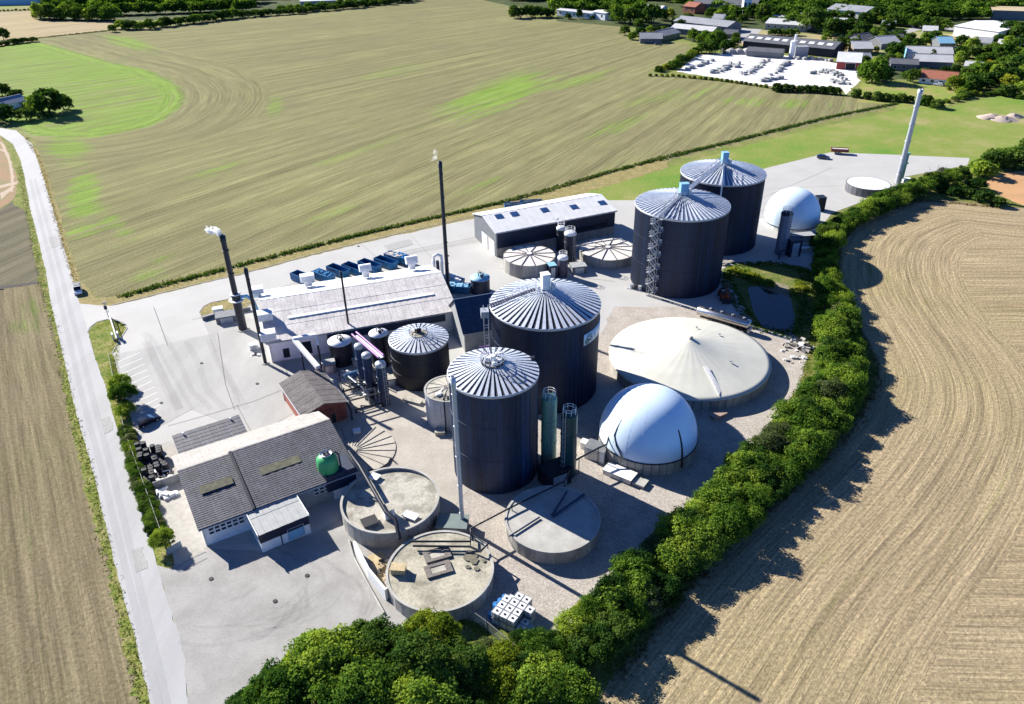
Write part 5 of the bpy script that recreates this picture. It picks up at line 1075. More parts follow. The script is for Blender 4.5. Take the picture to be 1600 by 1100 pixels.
# entrance gate
GA = pxang((172,494),(185,535)); t = thing('sliding_gate','long grey lattice sliding gate standing on the grass tip at the junction','gate',G(172,496),GA); Lg = 12.5
b = MB(); b.bar((0,0,.35),(Lg,0,.35),.3,.2); b.bar((0,0,1.9),(Lg,0,1.9),.12); part(b,'gate_beam',lightsteel,t)
for k in range(26): b = MB(); b.bar((k*Lg/25,0,.4),(k*Lg/25,0,1.9),.06); part(b,'bar',lightsteel,t)
b = MB(); b.box(Lg-1.0,-.8,0,Lg+.3,-.5,1.7); b.box(Lg-1.0,.3,0,Lg+.3,.6,1.7); part(b,'guide_frame',lightsteel,t)
g = G(172,497); t = thing('lamp_post','grey lamp post with solar panel head at the head of the sliding gate','lamp post',(g.x-.6,g.y+.5,0)); b = MB(); b.cyl(0,0,0,3.8,.1,n=8); part(b,'pole',lightsteel,t); b = MB(); b.obox((.2,0,3.9),(1.1,.6,.12),.3); part(b,'panel',navy,t); b = MB(); b.obox((0,0,2.6),(.6,.5,.9),.3); part(b,'control_box',navy,t)
# totes
tg = G(797,968,0); TA = rad(28)
def tote_proto():
    t = thing('liquid_tote','white plastic liquid tote with black cap in the block by the hedge','tote',tg,TA,'white liquid totes stacked beside the hedge')
    b = MB(); b.box(-.5,-.5,.16,.5,.5,1.08); part(b,'bottle',white,t)
    b = MB()
    for z_ in (.2,.5,.8,1.1):
        for a_,c_ in (((-.55,-.55),(.55,-.55)),((.55,-.55),(.55,.55)),((.55,.55),(-.55,.55)),((-.55,.55),(-.55,-.55))): b.bar((*a_,z_),(*c_,z_),.04)
    for x_ in (-.55,0,.55):
        for y_ in (-.55,.55): b.bar((x_,y_,.1),(x_,y_,1.1),.04)
    part(b,'cage',lightsteel,t); b = MB(); b.box(-.55,-.55,0,.55,.55,.13); part(b,'pallet',mid_grey,t); b = MB(); b.cyl(0,0,1.08,1.16,.17,n=10); part(b,'cap',black,t); return t
tp = tote_proto(); first = True; rs = random.Random(3)
for (i, j, zz) in [(i,j,z_) for i in range(4) for j in range(4) for z_ in (0,1.2) if not (i==3 and j>2) and not (z_>0 and (i==3 and j<2 or i==0 and j>2))]:
    dx, dy = (i-1.5)*1.22, (j-1.5)*1.22; ca, sa = math.cos(rad(-32)), math.sin(rad(-32))
    p = Vector((tg.x+dx*ca-dy*sa+.8, tg.y+dx*sa+dy*ca+.2, zz)); lab = 'white plastic liquid tote with black cap in the block by the hedge'
    if first: tp.location = p; tp.rotation_euler.z = rad(-32); first = False
    else: copy_tree(tp, p, rad(-32)+rs.uniform(-.05,.05))
for k in range(4):
    o = G(768+k*7, 958-k*6, 1.0); t = thing('blue_barrel','blue plastic barrel in the short row at the back of the white totes','barrel',(o.x,o.y,1.0 if k>0 else .0),0,'blue barrels beside the totes'); b = MB(); b.cyl(0,0,0,1.1,.42,n=14); b.lathe([(.43,.3),(.46,.33),(.43,.36)],14); part(b,'shell',blue_l,t); b = MB(); b.cyl(.15,0,1.1,1.16,.1,n=8); part(b,'bung',black,t)
t = thing('upturned_trough','pale blue upturned plastic trough beside the totes','trough',G(822,985),.5); b = MB(); b.hexa([(-1.3,-.9,0),(1.3,-.9,0),(1.3,.9,0),(-1.3,.9,0)],[(-.9,-.5,.8),(.9,-.5,.8),(.9,.5,.8),(-.9,.5,.8)]); part(b,'shell',mat('pale_blue_plastic',(.35,.45,.52),rough=.5),t)
# black drums by the western hedge
dp = thing('black_drum','black drum in the rows stored beside the roadside hedge','drum',(0,0,0),0,'black drums stored by the hedge'); b = MB(); b.cyl(0,0,0,1.0,.45,n=12); part(b,'shell',dark,dp); b = MB(); b.lathe([(.46,.95),(.49,1.0),(.4,1.03)],12); part(b,'rim',black,dp)
first = True; rs = random.Random(9)
for j in range(4):
    for k in range(15):
        a_ = G(219+j*10,706+j*-1).lerp(G(233+j*10,764-j*6), k/14); 
        if rs.random() < .1: continue
        p = a_+Vector((rs.uniform(-.15,.15),rs.uniform(-.15,.15),(0 if rs.random()<.55 else 1.0)))
        if first: dp.location = p; first = False
        else: copy_tree(dp, p, rs.random()*6)
for k,(px,py) in enumerate(((248,742),(255,748),(251,756),(261,744),(268,752))):
    cabinet(['white crate on top of the drum rows, upper left','white crate at the end of the drum rows by the low wall','white crate lowest of those among the drums','white crate farthest right in the upper pair by the drums','white crate closest to the low wall end'][k],px,py,.9,.8,.9,k*.4,white,white,'plastic_crate',cat='crate',door=False)
def heap(name, label, px, py, R, n, m, smin, smax, cat='rubble', hh=1.0, seed=1):
    g = G(px,py); t = thing(name, label, cat, g); rs = random.Random(seed)
    for k in range(n):
        a = rs.random()*6.3; q = R*math.sqrt(rs.random()); s_ = rs.uniform(smin,smax); b = MB(); z_ = max(s_*.3, hh*(1-q/R)*rs.random())
        b.obox((q*math.cos(a),q*math.sin(a),z_),(s_,s_*rs.uniform(.6,1),s_*rs.uniform(.4,.8)),rs.random()*3, tilt=Matrix.Rotation(rs.uniform(-.5,.5),3,'X')); part(b,'lump',m[k%len(m)],t)
heap('sack_pile','pile of white sacks on the pale gravel beside the workshop',264,771,1.5,9,[white],.7,1.2,'sacks',.6,2)
heap('debris_pile','scattered white and black debris at the edge of the gravel yard near the pond',1243,540,3.6,30,[white,dark,concrete_l,stone],.35,1.1,'debris',.6,4)
heap('debris_pile','pale rubble spilling down beside the grass below the debris',1238,557,2.8,16,[stone,white],.3,.8,'rubble',.3,5)
heap('waste_heap','brown waste heap in the sandy bunker beside the stained tank',602,888,1.5,14,[wood,sand,dark],.4,.9,'waste',.9,6)
heap('stone_heap','pale boulders at the top corner of the pond bank',1135,412,1.6,9,[stone,concrete_l],.6,1.3,'stones',.5,7)
for k,(px,py,r_,lab) in enumerate(((1548,184,4.2,'pinkish grey soil mound on the meadow, leftmost of three'),(1566,187,4.6,'pinkish grey soil mound on the meadow, middle and widest'),(1584,183,3.0,'pinkish grey soil mound on the meadow, rightmost of three'))):
    b = MB(); r2 = random.Random(k); n_ = 18; rings = [(1.0,0),(.8,.5),(.5,1.0),(.25,1.5),(.01,1.6)]; vs = [(r_*q*(1+.25*r2.uniform(-1,1))*math.cos(2*PI*i/n_)*1.3, r_*q*(1+.25*r2.uniform(-1,1))*math.sin(2*PI*i/n_), z_+r2.uniform(-.2,.2)*(z_>0)) for q,z_ in rings for i in range(n_)]
    b.raw(vs,[(a*n_+i,a*n_+(i+1)%n_,(a+1)*n_+(i+1)%n_,(a+1)*n_+i) for a in range(4) for i in range(n_)],0,True); o = b.build('soil_mound',mat('pink_soil',(.42,.34,.29),(.33,.27,.23),rough=1,speck=.2),None,None,G(px,py)); tag(o,lab,'soil heap')
heap('scrap_heap','dark scrap beside the left gable of the grey hall',399,556,1.1,8,[dark,white],.3,.7,'scrap',.3,9)
sheet('sand_patch', [(575,868),(597,862),(612,888),(598,912),(588,902)], 8, sand, .1)
# ============================================================ trees, hedges and scrub
def crown_mesh(name, seed, rx, ry, rz, nclump, nleaf, ls, mats, core=True, low=.15):
    r = np.random.default_rng(seed); d = r.normal(size=(nclump,3)); d[:,2] = np.abs(d[:,2])*1.1-low; d /= np.linalg.norm(d,axis=1)[:,None]
    k = r.uniform(.55,1.0,nclump)**.6; c = d*k[:,None]*np.array([rx,ry,rz]); tone = r.uniform(0,1,nclump); rc = r.uniform(.7,1.35,nclump)*(rx+ry)/2*(2.6/math.sqrt(nclump))
    n = nclump*nleaf; ci = np.repeat(np.arange(nclump), nleaf); u = r.normal(size=(n,3)); u /= np.linalg.norm(u,axis=1)[:,None]; u[:,2] = np.where(u[:,2]<-.3,-u[:,2],u[:,2])
    p = c[ci]+u*(rc[ci]*r.uniform(.55,1.08,n))[:,None]*np.array([1,1,.8]); nn = u*.8+r.normal(size=(n,3))*.55+np.array([0,0,.35]); nn /= np.linalg.norm(nn,axis=1)[:,None]
    a = np.cross(nn, r.normal(size=(n,3))); a /= np.linalg.norm(a,axis=1)[:,None]; b = np.cross(nn, a); s = ls*r.uniform(.6,1.35,n)[:,None]
    V = np.stack([p-a*s*.5, p+b*s*.38+nn*s*.06, p+a*s*.5, p-b*s*.38+nn*s*.06],1).reshape(-1,3); V[:,2] = np.maximum(V[:,2], -rz*.9)
    F = np.arange(4*n).reshape(-1,4); T = np.repeat(np.clip(tone[ci]*.7+r.uniform(0,.3,n),0,1),4)
    me = bpy.data.meshes.new(name); me.vertices.add(len(V)); me.vertices.foreach_set('co', V.astype(np.float32).ravel()); me.loops.add(F.size); me.loops.foreach_set('vertex_index', F.ravel().astype(np.int32))
    me.polygons.add(n); me.polygons.foreach_set('loop_start', (np.arange(n)*4).astype(np.int32)); me.update(calc_edges=True)
    at = me.attributes.new('tone','FLOAT','POINT'); at.data.foreach_set('value', T.astype(np.float32)); me.materials.append(mats); return me
def trunk_mesh(seed, h, r0, spread):
    rs = random.Random(seed); b = MB(); top = Vector((rs.uniform(-.2,.2),rs.uniform(-.2,.2),h)); b.tube([(0,0,-.1),(0,0,h*.3),top*.7,top],[r0*1.2,r0,r0*.7,r0*.4],8)
    for k in range(5):
        a = k*1.26+rs.random(); q = Vector((math.cos(a)*spread,math.sin(a)*spread,h*.9+spread*.5)); b.tube([(0,0,h*(.45+.1*k)),q*.5+Vector((0,0,h*.35)),q],[r0*.5,r0*.35,r0*.12],5)
    return b.mesh('trunk', BARK)
ROW_G = {}
def plant(name, cat, label, me, tm, p, sc, rz, czr, group=None):
    t = thing(name, label, cat, p, rz, group); t.scale = sc if hasattr(sc,'__len__') else (sc,)*3
    link('trunk', tm, t); o = link('crown' , me, t, None, (0,0,czr)); return t
# variants: big near trees, bushes, far trees
BIG = [crown_mesh('crown', 10+i, 4.4, 4.4, 3.6, 120, 190, .31, m, low=.3) for i, m in enumerate((LEAF, LEAFD, LEAF))]
BIGY = crown_mesh('crown', 31, 4.2, 4.2, 3.2, 110, 180, .31, LEAFY, low=.3)
BUSH = [crown_mesh('crown', 40+i, 2.5, 2.5, 2.3, 48, 120, .27, m, low=.25) for i, m in enumerate((LEAF, LEAF, LEAFD, LEAFY, LEAFM))]
SMALL = [crown_mesh('crown', 60+i, 1.0, 1.0, .9, 16, 34, .26, m, low=.1) for i, m in enumerate((LEAF, LEAFY, LEAFB, LEAFD))]
FAR = [crown_mesh('crown', 80+i, 4.5, 4.5, 5.0, 44, 34, 1.2, m, low=.45) for i, m in enumerate((LEAF, LEAFD, LEAFD, LEAF, LEAFY, LEAFO))]
CON = [crown_mesh('crown', 95+i, 1.9, 1.9, 5.2, 26, 24, .9, LEAFD, low=.6) for i in range(2)]
TBIG = trunk_mesh(1, 4.2, .28, 2.2); TB = trunk_mesh(2, 1.6, .12, 1.2); TS = trunk_mesh(3, .6, .05, .5); TF = trunk_mesh(4, 4.5, .3, 2.0)
rs = random.Random(12)
def big(px, py, k, label, s=1.0, me=None, h=6.5):
    g = G(px,py,h*s); g.z = 0; return plant('broadleaf_tree','tree',label,me or BIG[k],TBIG,g,(s,s,s),rs.random()*6,4.6)
big(505,1035,0,'large green broadleaf tree, leftmost big crown at the bottom of the picture',1.15)
big(445,1075,2,'green broadleaf tree at the bottom left of the foreground group',1.0)
big(578,1010,1,'dark green broadleaf tree in the middle of the foreground group near the asphalt',1.0)
big(560,1085,0,'green tree in the front row between two darker foreground trees',1.15)
big(640,1040,1,'dark broadleaf tree in the foreground before the stained tank',1.1)
big(672,985,0,'bright green tree whose top overlaps the stained tank rim',.85,BIGY)
big(650,1095,2,'broadleaf tree cut by the bottom edge, right of the foreground centre',1.1)
big(715,1035,1,'very dark tree at the right end of the foreground group',.8)
big(712,1100,1,'dark tree cut by the bottom edge next to the scrub',.75)
big(395,1100,1,'dark small tree at the left foot of the foreground group',.7)
def bush(px, py, s, label, k=None, z=2.2, name='hedge_bush', group=None, me=None):
    g = G(px,py,z*s); g.z = 0; k = k if k is not None else rs.randrange(5)
    return plant(name,'bush',label,me or BUSH[k],TB,g,(s*rs.uniform(.9,1.12),s*rs.uniform(.9,1.12),s*rs.uniform(.9,1.15)),rs.random()*6,2.0,group)
big(192,618,0,'tall leafy bush tree between the road and the parking bays',.55,None,4.2)
bush(196,640,.62,'dense bush right below the leafy tree by the parking bays',0); bush(187,600,.7,'bush leaning to the road at the top of the leafy tree group',1)
big(255,845,0,'bright green round bush at the end of the roadside hedge',.40,None,4.0)
# the long curved hedge by the golden field, two to three plants wide
HL = ['bush in the lower end of the long hedge, next to the white totes','bush in the long hedge between the shaded gravel and the golden field','bush in the tall broad part of the long hedge below the tent roof','bush in the long hedge beside the pond fence','bush in the low far part of the long hedge, behind the small gas dome']
HG = ['hedge bushes near the totes','hedge bushes along the shaded gravel','hedge bushes below the tent roof','hedge bushes beside the pond fence','hedge bushes behind the small gas dome']
HP = [(800,1075,3.0),(850,1030,3.2),(905,990,3.6),(960,945,3.6),(1010,900,3.4),(1060,852,3.5),(1110,812,3.8),(1155,768,4.2),(1200,722,5.0),(1240,685,5.2),(1280,640,4.6),(1310,590,4.2),(1318,545,3.6),(1308,500,2.8),(1298,460,2.4),(1289,425,2.4),(1288,392,3.2),(1302,365,3.2),(1335,343,3.0),(1375,326,2.8),(1410,308,2.6),(1440,294,2.6),(1475,284,2.6),(1510,276,3)]
pts = [G(x,y,3.0 if i < 14 else 1.2)*1.0 for i,(x,y,_) in enumerate(HP)]; pts = [Vector((q.x,q.y,0)) for q in pts]; acc = 0
for i in range(len(pts)-1):
    a_, c_ = pts[i], pts[i+1]; L = (c_-a_).length; n_ = max(1,int(L/(2.7 if i < 14 else 2.9))); nr = Vector((-(c_-a_).y,(c_-a_).x,0)).normalized()
    for k in range(n_):
        q = a_.lerp(c_, (k+rs.random()*.6)/n_); wdt = HP[i][2]+(HP[i+1][2]-HP[i][2])*k/n_
        for off in ((-.55,.1,.72) if i < 14 else (-.6,.6)):
            p = q+nr*(-off)*wdt*(.92 if i < 14 else .6)+Vector((rs.uniform(-.6,.6),rs.uniform(-.6,.6),0)); s_ = rs.uniform(.72,1.18)*(.8 if i < 2 else 1.0 if i < 14 else .95)
            kk = rs.choice((0,0,1,4,2,0,1,2,1)) if i < 14 else rs.choice((0,2,2,1))
            plant('hedge_bush','bush',HL[0 if i < 4 else 1 if i < 8 else 2 if i < 11 else 3 if i < 15 else 4],BUSH[kk],TB,p,(s_,s_,s_*rs.uniform(.85,1.2)*(1.0 if i < 14 else 1.0)),rs.random()*6,2.05,HG[0 if i < 4 else 1 if i < 8 else 2 if i < 11 else 3 if i < 15 else 4])
# scrub between the trees and the hedge at the bottom
for (x,y,s_,k,lab) in ((790,1030,.8,3,'yellow green scrub bush below the white totes'),(770,1075,1.0,3,'pale green bush right of the dark foreground trees'),(845,1075,1.1,0,'large green bush at the bottom centre right'),(895,1085,1.1,0,'green bush cut by the bottom edge beside the field shade'),(815,1000,.55,2,'small dark bush right behind the white totes'),(910,955,.5,3,'small bush at the fence by the gravel edge'),(840,1008,.8,0,'bright green bush beside the upturned trough'),(760,1015,.6,4,'low bush at the slanting wire fence')):
    bush(x,y,s_,lab,k)
bush(930,940,.45,'small rusty brown bush in the gap of the hedge',me=crown_mesh('crown',77,2.3,2.3,2,30,60,.34,LEAFB))
# low shrubs of the roadside hedge
lp = [(196,668),(208,700),(214,730),(222,760),(232,790),(240,815),(248,835)]
for i in range(len(lp)-1):
    for k in range(12):
        p = G(*lp[i]).lerp(G(*lp[i+1]), k/12)+Vector((rs.uniform(-.75,.75),rs.uniform(-.75,.75),0)); s_ = rs.uniform(.25,.47)
        plant('roadside_shrub','shrub','low green shrub in the hedge between the road and the drum store',BUSH[rs.choice((0,2,4,4,1))],TB,p,(s_,s_,s_*.8),rs.random()*6,1.6,'shrubs of the roadside hedge')
# pond bank plants
for k in range(22):
    t_ = k/21; px = 1142+t_*62+rs.uniform(-5,5); py = 424+t_*22+rs.uniform(-4,5); s_ = rs.uniform(.5,1.0)
    plant('bank_plant','plant','leafy plant on the sunlit bank of the pond',SMALL[rs.choice((0,1,0))],TS,G(px,py),(s_*1.2,s_*1.2,s_),rs.random()*6,.5,'leafy plants on the pond bank')
for k in range(9): plant('bank_plant','plant','leafy plant on the sunlit bank of the pond',SMALL[1],TS,G(1232+rs.uniform(0,26),452+rs.uniform(-8,8)),.8,rs.random()*6,.5,'leafy plants on the pond bank')
# rough weeds: real tufts, one object per strip
def tufts(name, label, samp, n, size, mats, seed, hfac=1.0):
    r = np.random.default_rng(seed); P = np.array([samp(r) for _ in range(n)]); m = 5; k = n*m
    size *= .55; c = np.repeat(P,m,0)+np.c_[r.normal(size=(k,2))*size*.6, np.zeros(k)]; a = r.uniform(0,2*PI,k); h = size*r.uniform(.5,1.3,k)*hfac; wd = size*.28
    dx, dy = np.cos(a), np.sin(a); lean = r.normal(size=(k,2))*size*.35
    V = np.stack([np.c_[c[:,0]-dx*wd, c[:,1]-dy*wd, np.zeros(k)+.02], np.c_[c[:,0]+dx*wd, c[:,1]+dy*wd, np.zeros(k)+.02], np.c_[c[:,0]+dx*wd*.8+lean[:,0], c[:,1]+dy*wd*.8+lean[:,1], h], np.c_[c[:,0]-dx*wd*.8+lean[:,0], c[:,1]-dy*wd*.8+lean[:,1], h*.85]],1).reshape(-1,3)
    me = bpy.data.meshes.new(name); me.vertices.add(len(V)); me.vertices.foreach_set('co',V.astype(np.float32).ravel()); me.loops.add(4*k); me.loops.foreach_set('vertex_index',np.arange(4*k,dtype=np.int32)); me.polygons.add(k); me.polygons.foreach_set('loop_start',(np.arange(k)*4).astype(np.int32)); me.update(calc_edges=True)
    at = me.attributes.new('tone','FLOAT','POINT'); at.data.foreach_set('value',np.repeat(r.uniform(0,1,k),4).astype(np.float32)); me.materials.append(mats); o = link(name,me,None,'stuff'); tag(o,label,'weeds'); return o
def along(line, wd):
    L = [G(*q) for q in line]; ln = np.cumsum([0]+[(b_-a_).length for a_,b_ in zip(L[:-1],L[1:])])
    def f(r):
        s_ = r.uniform(0,ln[-1]); i = min(int(np.searchsorted(ln,s_)-1),len(L)-2); i = max(i,0); q = L[i].lerp(L[i+1],(s_-ln[i])/(ln[i+1]-ln[i])); return (q.x+r.uniform(-1.2,1.2)*wd,q.y+r.uniform(-1.2,1.2)*wd,0)
    return f
tufts('weed_row','ragged grey green weed row along the edge of the great field',along([(190,463),(250,446),(380,413),(480,387),(580,362),(680,340),(780,317),(860,298),(940,272),(1042,244),(1140,222),(1200,206),(1300,182),(1400,162)],.5),1300,1.05,LEAFM,1)
tufts('weed_row','green weeds mixed through the field edge row',along([(190,464),(380,414),(580,363),(780,318),(940,273),(1140,223),(1300,183),(1400,163)],.45),900,1.0,LEAFD,2,1.1)
tufts('tall_grass','tall yellow green grass on the road verge strips',along([(30,260),(45,340),(66,440),(90,540),(115,650),(137,730),(150,800),(175,890),(205,1010),(225,1100)],.7),1500,.42,LEAFM,3,.6)
tufts('tall_grass','rough grass on the verge right of the road',along([(40,215),(62,250),(76,300),(90,350),(104,400),(120,445)],.6),900,.45,LEAFB,4,.6)
tufts('tall_grass','rough grass around the foot of the long hedge',along([(700,965),(760,985),(830,1000),(880,985),(940,940),(1012,870),(1062,803),(1132,745),(1207,668),(1255,602),(1268,545),(1280,480),(1275,420),(1290,350),(1400,302),(1500,264)],.8),2600,.5,LEAFY,5,.7)
tufts('tall_grass','rough grass between the hedge and the golden field',along([(960,1060),(1035,965),(1115,875),(1205,787),(1285,715),(1340,655),(1370,600),(1362,555),(1328,500),(1305,440),(1308,388),(1332,352),(1380,328),(1440,313),(1560,324)],.9),2400,.5,LEAFB,6,.7)
tufts('tall_grass','rough grass on the traffic island and verge by the gate',along([(145,515),(170,505),(190,510),(178,545),(175,600),(200,690),(225,770),(250,850)],.8),1500,.35,LEAFY,7,.8)
tufts('scrub','dark low growth on the shaded banks of the pond',along([(1130,425),(1140,450),(1158,480),(1180,512),(1240,524),(1256,500),(1255,460),(1262,425),(1210,412),(1150,415)],1.4),1600,.6,LEAFD,8,.8)
t = thing('bare_shrub','leafless grey branching shrub standing above the hedge near the apron','shrub',G(1458,290)); b = MB()
for k in range(22):
    a_ = rs.random()*6.3; e = rs.uniform(1.5,3.2); h_ = rs.uniform(3,7); b.tube([(0,0,0),(math.cos(a_)*e*.35,math.sin(a_)*e*.35,h_*.6),(math.cos(a_)*e,math.sin(a_)*e,h_)],[.12,.08,.03],4)
part(b,'branches',mat('grey_twig',(.22,.19,.16),rough=.9),t)
# trees at the far edge
def ft(px, py, wpx, label, group=None, k=None, hs=1.0, z=0, name='broadleaf_tree', cat='tree'):
    g = G(px,py); D = (g-Vector((0,0,CAMH))).dot(FW); wm = wpx*D/FL; s_ = wm/9.6; k = rs.randrange(4) if k is None else k
    return plant(name,cat,label,FAR[k],TF,g,(s_,s_,s_*hs),rs.random()*6,3.7,group)
def row(line, step, wpx, label, group, ks=(0,1,2,3), hs=1.0, jit=2, name='broadleaf_tree', cat='tree'):
    for (x0,y0),(x1,y1) in zip(line[:-1],line[1:]):
        n_ = max(1,int(math.hypot(x1-x0,y1-y0)/step))
        for k in range(n_): ft(x0+(x1-x0)*k/n_+rs.uniform(-jit,jit), y0+(y1-y0)*k/n_+rs.uniform(-jit,jit)*.4, wpx*rs.uniform(.8,1.2), label, group, rs.choice(ks), hs*rs.uniform(.85,1.15), name=name, cat=cat)
row([(66,30),(190,32)],9,22,'dark tree in the front row of the far left wood','trees of the far left wood',(1,2,0),.95)
WOOD = []
def wrow(line, step, wpx, hs=.9, jit=3):
    for (x0,y0),(x1,y1) in zip(line[:-1],line[1:]):
        n_ = max(1,int(math.hypot(x1-x0,y1-y0)/step))
        for k in range(n_): WOOD.append((x0+(x1-x0)*k/n_+rs.uniform(-jit,jit), y0+(y1-y0)*k/n_+rs.uniform(-1.2,1.2), wpx*rs.uniform(.8,1.2), hs*rs.uniform(.85,1.15)))
wrow([(75,24),(190,24),(400,16)],9,19); wrow([(80,17),(400,10)],10,20); wrow([(80,10),(420,4)],10,20); wrow([(70,3),(440,-3)],11,20); wrow([(60,-5),(520,-9)],12,20); wrow([(440,20),(520,12),(640,1)],7,11); wrow([(-40,1),(60,-3)],9,14)
row([(190,46),(235,45),(300,37),(380,27)],8,15,'tree in the hedgerow between the far fields','trees of the far hedgerow',(0,1,3),.85)
row([(380,27),(450,23),(560,12),(660,1)],8,12,'tree in the hedgerow between the far fields','trees of the far hedgerow',(1,2,1),.8)
ft(176,50,11,'small lone tree at the corner of the far stubble field',k=2); ft(54,28,7,'small lone bush before the far left wood',k=0,hs=.7)
row([(-30,72),(0,72),(60,64)],7,11,'low bush in the hedge at the far left field corner','bushes at the far left corner',(1,2),.7); ft(6,62,18,'dark rounded tree at the far left edge',k=2)
row([(0,66),(185,47)],3.4,2.4,'low bush in the thin field boundary at the far left','bushes of the thin far boundary',(2,1),.7,.3,'boundary_bush','bush')
row([(0,18),(58,16)],6,4,'low bush in the thin field boundary at the far left','bushes of the thin far boundary',(2,1),.7,.3,'boundary_bush','bush')
# farmstead at the left edge
ft(80,180,42,'large round tree at the right of the small farm',k=1,hs=1.0); ft(62,176,30,'mid sized tree beside the large farm tree',k=0,hs=.9); ft(100,172,26,'rounded dark tree at the right edge of the farm grove',k=2,hs=.95)
ft(8,190,34,'dark tree in front of the farm roof at the left edge',k=1,hs=.8); ft(42,188,28,'tree between the farm house and the big grove',k=2,hs=.7); ft(4,150,24,'tree behind the farm house at the left edge',k=2,hs=.8); ft(26,152,20,'low tree behind the farm house roof',k=1,hs=.6); ft(-20,175,40,'tree at the picture edge by the farm',k=1)
row([(3,163),(50,166)],9,12,'bush along the farm yard','bushes along the farm yard',(1,2),.6)
gable('farm_house','low farm house with pale blue roof among the trees at the left edge', G(-6,176).x, G(-6,176).y, pxang((-6,176),(40,165)), 16, 8, 2.6, 4.6, white, mat('blue_slate',(.22,.28,.36),(.18,.23,.3)), far=True, cat='house')
# town side: hedges round the works yard
def hedge_row(line, step, s_, label, group, ks, hz=1.0, jit=.3):
    for (x0,y0),(x1,y1) in zip(line[:-1],line[1:]):
        A_, B_ = G(x0,y0), G(x1,y1); n_ = max(1,int((B_-A_).length/step))
        for k in range(n_): q = A_.lerp(B_, k/n_); ss = s_*rs.uniform(.85,1.15); plant('hedge_bush','bush',label,FAR[rs.choice(ks)],TF,q+Vector((rs.uniform(-jit,jit),rs.uniform(-jit,jit),-1.6*ss)),(ss,ss,ss*hz),rs.random()*6,3.4,group)
hedge_row([(1213,143),(1260,144),(1320,149)],3.0,.42,'clipped dark bush in the hedge in front of the works yard','hedge bushes before the works yard',(1,2),1.15)
hedge_row([(1338,152),(1370,157),(1420,160),(1436,163)],3.2,.42,'dark bush in the hedge below the meadow garden','hedge bushes below the garden',(1,2),1.1)
hedge_row([(1445,164),(1455,166)],5,.6,'round bush left of the scrubby gap','round bushes by the scrub gap',(1,3),1); ft(1463,169,20,'round dark bush beside the tall grey chimney tip',k=1,hs=.7)
hedge_row([(1016,119),(1052,120),(1120,126),(1205,138)],2.6,.20,'low brown weeds bush along the white works yard','low bushes along the works yard',(4,0,1),1)
hedge_row([(1030,112),(1050,104),(1075,92),(1090,82)],4,.4,'low bush at the left corner of the works yard','bushes at the left corner of the works yard',(0,4,1),1)
L1 = 'tree standing among the buildings of the distant settlement'; G1 = 'trees among the distant buildings'
row([(802,28),(845,27)],7,13,'tree in the dark clump at the top of the great field','trees in the clump at the field top',(1,2),1.5); row([(845,26),(870,28)],8,14,'tree in the dark clump at the top of the great field','trees in the clump at the field top',(1,2),1.1)
for (x,y,w_,k,h_) in ((888,30,10,1,.9),(905,29,9,2,1.6),(925,30,7,1,.8),(967,36,26,0,1),(985,38,24,1,1.1),(1018,38,27,2,1.1),(1047,27,12,4,1.2),(998,42,16,1,.8),(976,55,15,2,1),(988,62,14,0,.9),(1001,57,16,1,.9),(1015,50,12,0,.8),(1027,50,11,1,.8),(1037,49,10,0,.8),(1063,47,16,2,1),(1083,64,18,0,1),(1098,70,22,3,1),(1115,74,24,0,1.1),(1125,68,20,3,1),(1096,83,18,0,.9),(1112,84,20,1,1),(1135,80,20,1,.9),(1148,73,16,2,.9),(1062,100,14,1,1.1),(1055,108,16,0,.9),(1079,92,13,0,1.1),(1085,84,10,3,1),
      (1110,28,16,1,1),(1122,30,14,0,1),(1135,32,12,2,1),(1160,36,14,1,1),(1175,28,18,2,1.2),(1190,34,22,1,1.3),(1205,42,14,0,1),(1268,50,34,2,1.1),(1252,46,20,2,1.2),(1300,58,30,1,1),(1312,57,26,2,.95),(1345,60,26,2,.95),(1360,59,20,1,.9),(1395,92,24,1,1.1),(1410,88,16,2,1),(1362,128,40,0,.95),(1380,128,26,1,.9),(1352,120,24,3,1),(1425,128,20,2,1),(1443,120,14,1,1),(1415,122,14,0,.8),(1490,142,24,4,1),(1512,138,24,0,1),(1500,150,16,0,.8),(1530,125,28,0,1),(1555,130,26,3,1.1),(1575,138,24,4,.9),(1545,108,14,5,1),(1590,120,30,1,1.1),(1562,96,26,0,1.1),(1590,92,30,1,1.1),(1535,100,20,3,.9),(1572,62,28,1,1),(1592,66,30,2,1),(1562,52,18,1,1),(1500,90,18,2,1),(1518,92,20,1,1),(1480,92,16,0,1),(1368,82,9,4,1.1),(1570,150,24,1,.8),(1595,150,26,0,.9),(1540,140,20,2,.8),(1600,100,24,0,1)):
    ft(x,y,w_,L1,G1,k,h_)
L2 = 'tree in the green belt between the distant houses'; G2 = 'trees of the green belt between the distant houses'
